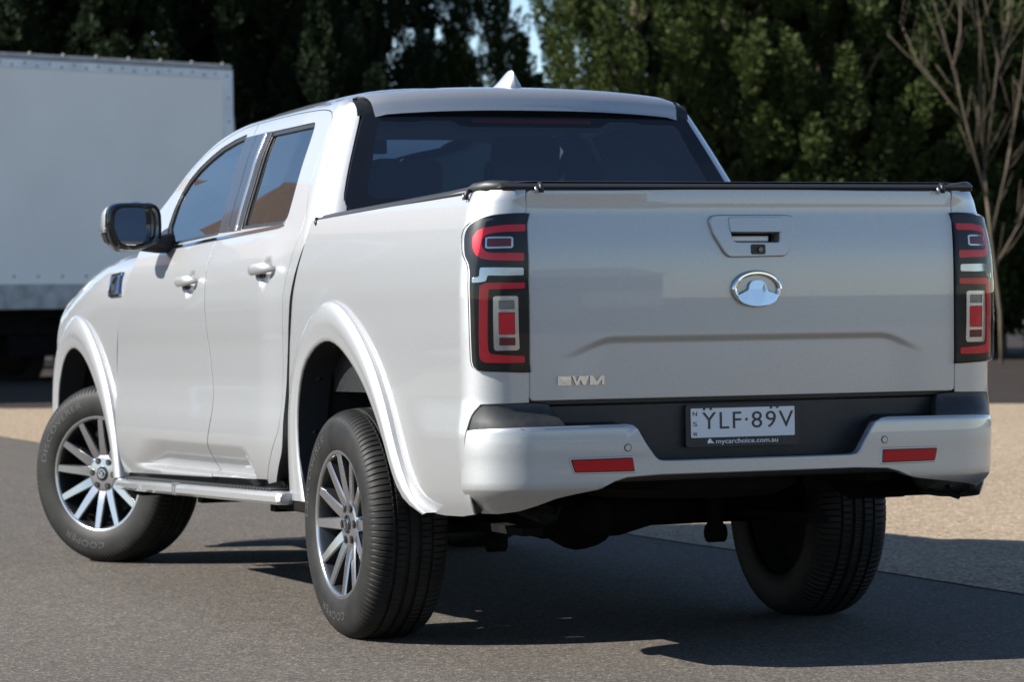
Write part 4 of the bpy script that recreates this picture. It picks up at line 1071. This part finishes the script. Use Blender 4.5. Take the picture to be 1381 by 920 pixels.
M['shade_litter'] = ground_mat('painted_shade_litter', (.016, .013, .012), (.026, .020, .016), (.007, .006, .006), (.06, .033, .022), .35, .95, .8, .03)  # base darkened to stand for shade by the hedge, with reddish litter flecks
def sheet(name, pts, z, m):
    me = bpy.data.meshes.new(name); me.from_pydata([(x, y, z+gz(x, y)) for x, y in pts], [], [tuple(range(len(pts)))]); me.update(); me.materials.append(m)
    return tag(link(bpy.data.objects.new(name, me)), kind='structure')
sheet('asphalt', [(-600, -600), (600, -600), (600, 900), (-600, 900)], 0, M['asphalt'])
# ragged seam between asphalt and concrete at x = 1.75
rnd = random.Random(5)
edge = [(1.77-.034*max(0, y*.8-30)+rnd.uniform(-.03, .03), y*.8-30) for y in range(0, 120)]
sheet('concrete_yard', edge[::-1]+[(1.75, -30), (60, -30), (60, 66)], .004, M['concrete'])
shade_line = [(-40, 31), (-8, 25.6), (1.2, 21.6), (2.7, 20.3), (5.5, 19.0), (8.5, 17.2), (10.8, 15.6), (14.5, 13.4), (22, 9), (45, -4)]
sheet('shade_strip', shade_line+[(70, 30), (30, 70), (-40, 80)], .008, M['shade_litter'])  # dark sheet that paints in the shaded ground before the hedge

# ================================================================== box truck behind
def build_box_truck():
    R0 = Vector((7.66, 29.23, 0)); L0 = Vector((4.33, 27.88, 0)); d = (L0-R0).normalized(); nrm = Vector((-d.y, d.x, 0))
    if nrm.y > 0: nrm = -nrm         # towards the camera
    ang = math.atan2(-d.y, -d.x)
    bt = empty('box_truck', (R0.x, R0.y, 0), ang)      # local x runs back along the side to the left as -x, local -y faces us
    tag(bt, 'white box truck with riveted rails parked in front of the hedge', 'truck')
    Mw = mat('white_box_panel', (.92, .85, .765), .5, noise=(1.2, (.87, .80, .72), 6))
    Mr = mat('aluminium_rail', (.74, .74, .75), .4, .1, noise=(3, (.60, .60, .62), 5))
    Mg = mat('grimy_rail', (.30, .285, .27), .7, noise=(5, (.50, .48, .46), 6))
    Mt = mat('box_top_rail', (.36, .35, .33), .5, .2, noise=(4, (.28, .27, .25), 5))
    Mdk = mat('rivet_grey', (.16, .16, .18), .6)
    LEN = 7.0; WID = 2.5; Z0, Z1, ZT = 1.385, 4.02, 4.21
    bm = bmesh.new(); bm_box(bm, (-LEN, .02, Z0), (-.10, WID, ZT-.05)); bm_obj('cargo_box', bm, Mw, bt)
    bm = bmesh.new(); bm_box(bm, (-LEN, -.004, Z0), (-.115, .018, Z1), bev=.003); bm_obj('side_panel', bm, Mw, bt)
    bm = bmesh.new(); bm_box(bm, (-LEN, -.012, Z1), (-.0, .05, Z1+.115), bev=.006); bm_obj('upper_rail', bm, Mr, bt)
    bm = bmesh.new(); bm_tube(bm, [(-LEN, .02, Z1+.14), (-.03, .02, Z1+.14)], .045, 10); bm_box(bm, (-LEN, .0, Z1+.11), (-.0, .08, Z1+.165), bev=.01); bm_obj('top_rail', bm, Mt, bt)
    bm = bmesh.new(); bm_box(bm, (-LEN, .03, ZT-.055), (-.05, WID, ZT-.02), bev=.01); bm_obj('roof', bm, Mt, bt)
    bm = bmesh.new(); bm_box(bm, (-.155, -.014, Z0), (-.0, .04, Z1+.002), bev=.006); bm_obj('corner_post', bm, Mr, bt)
    # flared door hinge post on the far corner
    rows = [[(-.02, .02, z), (x, .10, z), (x, .30, z), (-.02, .30, z)] for z, x in ((ZT-.06, .02), (3.95, .03), (3.75, .06), (3.50, .105), (3.30, .12), (Z0, .12))]
    loft('rear_frame', rows, Mr, bt, True)
    bm = bmesh.new(); bm_box(bm, (-LEN, -.006, Z0-.30), (.0, .06, Z0-.004), bev=.006); bm_obj('lower_rail', bm, Mg, bt)
    def rivets(name, pts, r, m):
        for p in pts:
            bm = bmesh.new(); bm_tube(bm, [(p[0], p[1]+.006, p[2]), (p[0], p[1]-.008, p[2])], [r, r*.7], 6)
            if 'rv' not in globals(): globals()['rv'] = None
            if globals()['rv'] is None or globals()['rv'].get('r') != r:
                o = bm_obj(name, bm, m, bt, True); o['r'] = r; o.location = (0, 0, 0); globals()['rv'] = o; globals()['rv0'] = p
            else:
                bm.free(); o = globals()['rv'].copy(); col.objects.link(o); q = globals()['rv0']; o.location = (p[0]-q[0], p[1]-q[1], p[2]-q[2])
    rivets('rivet', [(-.10-.185*k, -.012, Z1+.035+(.03 if k % 2 else 0)) for k in range(37)]+[(-.075, -.014, Z1-.25-.30*k) for k in range(8)]+[(-.2-.36*k, -.004, Z0+.10) for k in range(19)], .020, Mdk)
    rivets('rail_bolt', [(-.15-.5*k, .0, Z1+.185) for k in range(14)], .024, Mt)
    # underframe and wheels
    bm = bmesh.new(); bm_box(bm, (-LEN+.3, .3, .78), (-.2, .55, 1.08)); bm_box(bm, (-LEN+.3, 1.9, .78), (-.2, 2.2, 1.08)); bm_box(bm, (-5.4, .10, .45), (-3.9, .5, 1.0), bev=.04)
    bm_box(bm, (-3.3, .35, .50), (-.1, 2.2, .80)); bm_obj('underframe', bm, M['under'], bt)
    for x in (-2.0, -7.9):
        for y in (.16, 2.1):
            bm = bmesh.new(); bm_lathe(bm, [(-.14, .28), (-.15, .40), (-.12, .50), (.12, .50), (.15, .40), (.14, .28)], 32, 'x', True)
            w_ = bm_obj('wheel', bm, M['rubber'], bt, True, 40); w_.location = (x, y+.1, .5); w_.rotation_euler = (0, 0, PI/2)
            bm = bmesh.new(); bm_lathe(bm, [(-.05, 0), (-.05, .2), (-.12, .28)], 24); h = bm_obj('hub', bm, M['steel'], w_, True)
    bm = bmesh.new(); bm_box(bm, (-2.7, .08, .95), (-1.3, .5, 1.0), bev=.02); bm_box(bm, (-1.32, .08, .30), (-1.29, .5, .98)); bm_obj('mudguard', bm, M['black'], bt)
    # cab at the left end, outside the picture
    rows = []
    for x, z1, yi in ((-LEN-.15, 2.75, .10), (-LEN-.6, 2.80, .08), (-LEN-1.6, 2.65, .10), (-LEN-2.05, 1.75, .12), (-LEN-2.15, .65, .14)):
        rows.append([(x, yi, .6), (x, yi, 1.6 if z1 > 1.7 else z1*.8), (x, yi+.14, z1), (x, 2.36-yi, z1), (x, 2.5-yi, 1.6 if z1 > 1.7 else z1*.8), (x, 2.5-yi, .6)])
    loft('cab', rows, Mw, bt, True)
    bm = bmesh.new(); bm_box(bm, (-LEN-1.55, .07, 1.72), (-LEN-.55, .115, 2.42), bev=.02); bm_obj('cab_window', bm, M['gloss_black'], bt)
build_box_truck()

# ================================================================== hedge trees
def foliage_mat(name, dark, mid, light):
    m = bpy.data.materials.new(name); m.use_nodes = True; t = m.node_tree; b = t.nodes['Principled BSDF']; N = t.nodes.new; Lk = t.links.new
    b.inputs['Roughness'].default_value = .7; b.inputs['Specular IOR Level'].default_value = .1
    g = N('ShaderNodeNewGeometry'); tc = N('ShaderNodeTexCoord'); n = N('ShaderNodeTexNoise'); n.inputs['Scale'].default_value = 1.1; n.inputs['Detail'].default_value = 3
    oi = N('ShaderNodeObjectInfo')
    Lk(tc.outputs['Object'], n.inputs['Vector'])
    a = N('ShaderNodeMath'); a.operation = 'MULTIPLY_ADD'; Lk(g.outputs['Random Per Island'], a.inputs[0]); a.inputs[1].default_value = .55; Lk(n.outputs[0], a.inputs[2])
    a2 = N('ShaderNodeMath'); a2.operation = 'MULTIPLY_ADD'; Lk(oi.outputs['Random'], a2.inputs[0]); a2.inputs[1].default_value = .25; Lk(a.outputs[0], a2.inputs[2])
    r = N('ShaderNodeValToRGB'); r.color_ramp.elements[0].position = .45; r.color_ramp.elements[0].color = (*dark, 1)
    r.color_ramp.elements[1].position = 1.25 if False else 1.0; r.color_ramp.elements[1].color = (*light, 1); e = r.color_ramp.elements.new(.75); e.color = (*mid, 1)
    Lk(a2.outputs[0], r.inputs[0]); Lk(r.outputs[0], b.inputs['Base Color'])
    tr = N('ShaderNodeBsdfTranslucent'); Lk(r.outputs[0], tr.inputs[0]); mx = N('ShaderNodeMixShader'); mx.inputs[0].default_value = .18
    Lk(b.outputs[0], mx.inputs[1]); Lk(tr.outputs[0], mx.inputs[2]); Lk(mx.outputs[0], t.nodes['Material Output'].inputs[0])
    return m
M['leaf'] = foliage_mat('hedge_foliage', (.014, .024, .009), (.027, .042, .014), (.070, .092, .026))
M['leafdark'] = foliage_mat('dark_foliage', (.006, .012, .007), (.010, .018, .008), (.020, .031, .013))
M['bark'] = mat('bark', (.09, .065, .045), .9, noise=(6, (.14, .11, .08), 5), bump=(20, .8, .02))
M['palebark'] = mat('pale_bark', (.055, .042, .028), .85, noise=(5, (.10, .078, .05), 5))
def crown_mesh(seed, H, Rm, nplume, nleaf):
    """conifer-like crown: upright feathery plumes, each a bunch of small leaf blades"""
    rn = random.Random(seed); V = []; F = []
    for p in range(nplume):
        h = H*(rn.random()**.9)*.93+.05*H
        prof = (math.sin(min(1, (h/H)*1.15+.12)*PI*.52) if h/H < .45 else 1.0)*(1-max(0, (h/H-.5)/.5)**1.7*.85)
        a = rn.uniform(0, 2*PI); rr = Rm*prof*(rn.uniform(.25, 1.0)**.45)*rn.uniform(.85, 1.15)
        c = Vector((rr*math.cos(a), rr*math.sin(a), h)); ax = Vector((math.cos(a)*rn.uniform(.25, .7), math.sin(a)*rn.uniform(.25, .7), 1)).normalized()
        L = rn.uniform(.55, 1.25); wd = rn.uniform(.13, .24)
        s1 = ax.orthogonal().normalized(); s2 = ax.cross(s1)
        for q in range(nleaf):
            t = rn.random(); ang = rn.uniform(0, 2*PI); w_ = wd*(math.sin(PI*min(1, t*.85+.12)))*rn.uniform(.5, 1.1)
            o = (s1*math.cos(ang)+s2*math.sin(ang)); b = c+ax*(t-.3)*L+o*w_
            d = (o*rn.uniform(.3, 1.0)+ax*rn.uniform(.3, 1.1)+Vector((rn.uniform(-.35, .35), rn.uniform(-.35, .35), rn.uniform(-.2, .3)))).normalized()
            ll = rn.uniform(.035, .08); sd_ = d.cross(Vector((rn.uniform(-1, 1), rn.uniform(-1, 1), rn.uniform(-1, 1)))).normalized()*ll*rn.uniform(.22, .38)
            k = len(V); V += [b-d*ll*.2, b+d*ll*.4+sd_, b+d*ll, b+d*ll*.4-sd_]; F.append((k, k+1, k+2, k+3))
    me = bpy.data.meshes.new('crown'); me.from_pydata([tuple(v) for v in V], [], F); me.update(); me.polygons.foreach_set('use_smooth', [False]*len(F))
    return me
def trunk_mesh(seed, H):
    rn = random.Random(seed); bm = bmesh.new()
    bm_tube(bm, [(0, 0, -.05), (.03, .02, H*.3), (-.04, .03, H*.6), (0, 0, H*.9)], [.20, .15, .10, .03], 9)
    for k in range(12):
        z = H*(.10+.065*k); a = rn.uniform(0, 2*PI); L = rn.uniform(.8, 1.5)*(1-.5*z/H)
        bm_tube(bm, [(0, 0, z), (L*.5*math.cos(a), L*.5*math.sin(a), z+.3*L), (L*math.cos(a), L*math.sin(a), z+.85*L)], [.06, .04, .012], 5)
    bmesh.ops.recalc_face_normals(bm, faces=bm.faces); me = bpy.data.meshes.new('trunk'); bm.to_mesh(me); bm.free(); me.materials.append(M['bark'])
    for p in me.polygons: p.use_smooth = True
    return me
crowns = [crown_mesh(11+k, 1.0*8.4, 1.75, 300, 430) for k in range(3)]
trunks = [trunk_mesh(31+k, 7.6) for k in range(3)]
crowns_d = []
for me in crowns:
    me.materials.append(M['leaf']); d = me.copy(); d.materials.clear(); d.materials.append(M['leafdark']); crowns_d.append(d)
RIGHT = Vector((.927, -.374, 0)); AWAY = Vector((.374, .927, 0)); CAM0 = Vector((-4.21, -9.69, 0))
def tree_at(px, depth, H, wid, k, rz, label, dark=False, group='conifers in the hedge behind the yard'):
    p = CAM0+AWAY*depth+RIGHT*((px-690.5)/4241*depth)
    o = empty('hedge_tree', (p.x, p.y, gz(p.x, p.y)), rz); tag(o, label, 'tree', group)
    t = bpy.data.objects.new('trunk', trunks[k]); link(t, o); t.scale = (wid, wid, H/8.4)
    c = bpy.data.objects.new('crown', (crowns_d if dark else crowns)[k]); link(c, o); c.scale = (wid, wid, H/8.4)
    return o
FRONT = [(-150, 46.0, 8.6, 1.0, 'dark conifer outermost at the left behind the white box truck'), (15, 46.5, 8.4, 1.25, 'dark conifer rising above the left part of the white box truck roof'), (165, 46.2, 8.8, 1.25, 'dark conifer above the middle of the white box truck roof'),
         (310, 46.4, 8.5, 1.2, 'dark conifer beside the right end of the white box truck'), (468, 46.0, 8.4, .84, 'dark conifer just left of the sky gap in the hedge'),
         (655, 47.0, 5.5, .58, 'short conifer below the sky gap behind the roof antenna'), (866, 45.6, 8.6, .80, 'bushy green conifer just right of the sky gap'), (985, 46.0, 8.6, 1.15, 'green conifer above the right end of the pickup roof'),
         (1120, 45.8, 8.8, 1.25, 'green conifer left of the bare tree'), (1270, 46.0, 8.7, 1.25, 'shaded conifer directly behind the bare tree'), (1400, 46.4, 8.5, 1.0, 'conifer at the right edge of the picture'), (1530, 46.0, 8.6, 1.0, 'conifer nearest beyond the right edge of the picture'),
         (1690, 46.2, 8.5, 1.1, 'second conifer out beyond the right edge of the picture'), (1850, 46.0, 8.7, 1.1, 'third conifer out beyond the right edge of the picture'), (2010, 46.3, 8.4, 1.1, 'conifer at the far right end of the hedge')]
rn = random.Random(3)
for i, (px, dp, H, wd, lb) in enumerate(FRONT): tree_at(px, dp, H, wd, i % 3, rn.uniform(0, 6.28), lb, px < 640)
BACK = [(-60, 'dark conifer in the back row behind the left end of the box truck'), (90, 'dark conifer in the back row above the box truck'), (240, 'dark conifer in the back row above the right half of the box truck'), (385, 'dark conifer in the back row left of the pickup roof'), (500, 'dark conifer in the back row above the rear left corner of the pickup cab'),
        (955, 'dark conifer in the back row right of the sky gap'), (990, 'dark conifer in the back row above the tailgate handle'), (1110, 'dark conifer in the back row above the emblem'), (1225, 'dark conifer in the back row left of the bare branches'), (1340, 'dark conifer in the back row behind the bare branches'), (1465, 'dark conifer in the back row at the right edge')]
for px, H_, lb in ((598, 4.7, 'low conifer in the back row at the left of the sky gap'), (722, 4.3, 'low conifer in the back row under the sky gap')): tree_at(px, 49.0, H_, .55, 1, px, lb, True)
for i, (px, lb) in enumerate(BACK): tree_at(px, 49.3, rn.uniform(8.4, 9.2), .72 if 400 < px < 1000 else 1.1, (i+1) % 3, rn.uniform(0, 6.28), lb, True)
# bare tree at the right
def bare_tree():
    p = CAM0+AWAY*43.2+RIGHT*((1352-690.5)/4241*43.2)
    o = empty('bare_tree', (p.x, p.y, 0)); tag(o, 'bare leafless tree with thin pale branches in front of the hedge', 'tree')
    rn = random.Random(8); S = 43.2/4241
    ang = math.atan2(RIGHT.y, RIGHT.x)
    def W(px, py, dy=0):   # point in the plane of the tree, from picture-like layout in metres
        x = (px-1352)*S; z = 1.09+(418-py)*S; return Vector((x*RIGHT.x+dy*AWAY.x, x*RIGHT.y+dy*AWAY.y, z))
    def limb(bm, pts, r0, r1):
        n = len(pts); bm_tube(bm, pts, [r0+(r1-r0)*i/(n-1) for i in range(n)], 6)
    bm = bmesh.new(); limb(bm, [W(1352, 535), W(1350, 440), W(1338, 330), W(1330, 250)], .032, .022); bm_obj('trunk', bm, M['palebark'], o, True)
    main = [[(1335, 300), (1310, 190), (1288, 110), (1262, 10), (1255, -60)], [(1330, 250), (1340, 190), (1352, 100), (1335, 20), (1330, -50)], [(1340, 340), (1362, 240), (1381, 130), (1392, 20), (1400, -60)], [(1310, 190), (1285, 150), (1245, 95), (1222, 40)], [(1332, 240), (1322, 160), (1325, 60), (1312, -40)], [(1345, 380), (1375, 320), (1410, 230), (1440, 120)], [(1288, 110), (1300, 60), (1306, 0), (1312, -50)], [(1352, 100), (1366, 50), (1372, -20)]]
    for pl in main:
        dy = rn.uniform(-.5, .5); pts = [W(x+rn.uniform(-3, 3), y, dy*i/len(pl)) for i, (x, y) in enumerate(pl)]
        bm = bmesh.new(); limb(bm, pts, .018, .006); b = bm_obj('branch', bm, M['palebark'], o, True)
        for q in range(9):
            i = rn.randrange(len(pts)-1); t = rn.random(); s = pts[i]*(1-t)+pts[i+1]*t; L = rn.uniform(.35, .95)
            d = ((pts[i+1]-pts[i]).normalized()+RIGHT*rn.uniform(-.9, .9)+AWAY*rn.uniform(-.6, .6)).normalized()
            bm = bmesh.new(); limb(bm, [s, s+d*L*.5+Vector((0, 0, .03)), s+d*L+Vector((0, 0, .12))], .007, .003); bm_obj('twig', bm, M['palebark'], b, True)
bare_tree()

# ================================================================== buildings seen only as reflections in the ute
def build_house():
    Mb = mat('brown_brick', (.13, .085, .065), .85, noise=(9, (.18, .12, .09), 5)); Mt = mat('brown_roof_tiles', (.12, .08, .06), .8, noise=(14, (.20, .125, .09), 5)); Mw = mat('white_joinery', (.75, .74, .72), .5)
    x0, x1, y0, y1, zw, zr = -16.5, -2.2, 23.5, 32.0, 5.2, 8.3
    g = gz(0, y0)
    h = empty('house', ((x0+x1)/2, y0, g)); tag(h, 'two storey brown brick house with hipped tile roof left of the box truck', 'house')
    cx = (x0+x1)/2; X0, X1, D = x0-cx, x1-cx, y1-y0
    bm = bmesh.new(); bm_box(bm, (X0, 0, -.3), (X1, D, zw)); bm_obj('wall', bm, Mb, h)
    v = [(X0-.5, -.5, zw), (X1+.5, -.5, zw), (X1+.5, D+.5, zw), (X0-.5, D+.5, zw), (X0+4, D/2, zr), (X1-4, D/2, zr)]
    rf = mesh_obj('roof', v, [(0, 1, 5, 4), (1, 2, 5), (2, 3, 4, 5), (3, 0, 4), (3, 2, 1, 0)], Mt, h, False)
    bm = bmesh.new(); bm_box(bm, (X0+5, D/2+1, zw+1), (X0+5.8, D/2+1.8, zr+.8)); bm_obj('chimney', bm, Mb, rf)
    for x in (X0+1.5, X0+5, X0+8.6, X1-2.2):
        for z in (.9, 3.4):
            bm = bmesh.new(); bm_box(bm, (x-.75, -.06, z), (x+.75, .05, z+1.3), bev=.02); w_ = bm_obj('window', bm, Mw, h)
            bm = bmesh.new(); bm_box(bm, (x-.66, -.075, z+.09), (x-.03, -.05, z+1.21)); bm_obj('pane', bm, M['gloss_black'], w_)
            bm = bmesh.new(); bm_box(bm, (x+.03, -.075, z+.09), (x+.66, -.05, z+1.21)); bm_obj('pane', bm, M['gloss_black'], w_)
build_house()
def build_shed():
    Mc = mat('cream_cladding', (.62, .58, .50), .7, noise=(1.5, (.55, .51, .44), 5)); Mg = mat('grey_steel_roof', (.30, .31, .33), .5, .3)
    s = empty('warehouse', (10, -95, 0)); tag(s, 'long low cream warehouse with grey roof far behind the camera', 'warehouse')
    bm = bmesh.new(); bm_box(bm, (-32, -15, -1.2), (30, 0, 3.4)); bm_obj('wall', bm, Mc, s)
    mesh_obj('roof', [(-32.6, .6, 3.4), (30.6, .6, 3.4), (30.6, -7.5, 5.2), (-32.6, -7.5, 5.2), (30.6, -15.6, 3.4), (-32.6, -15.6, 3.4)], [(0, 1, 2, 3), (3, 2, 4, 5)], Mg, s, False)
    for x in (-24, -12, 0, 12, 22):
        bm = bmesh.new(); bm_box(bm, (x-2, -.02, -1.0), (x+2, .06, 2.6)); bm_obj('roller_door', bm, Mg, s)
build_shed()
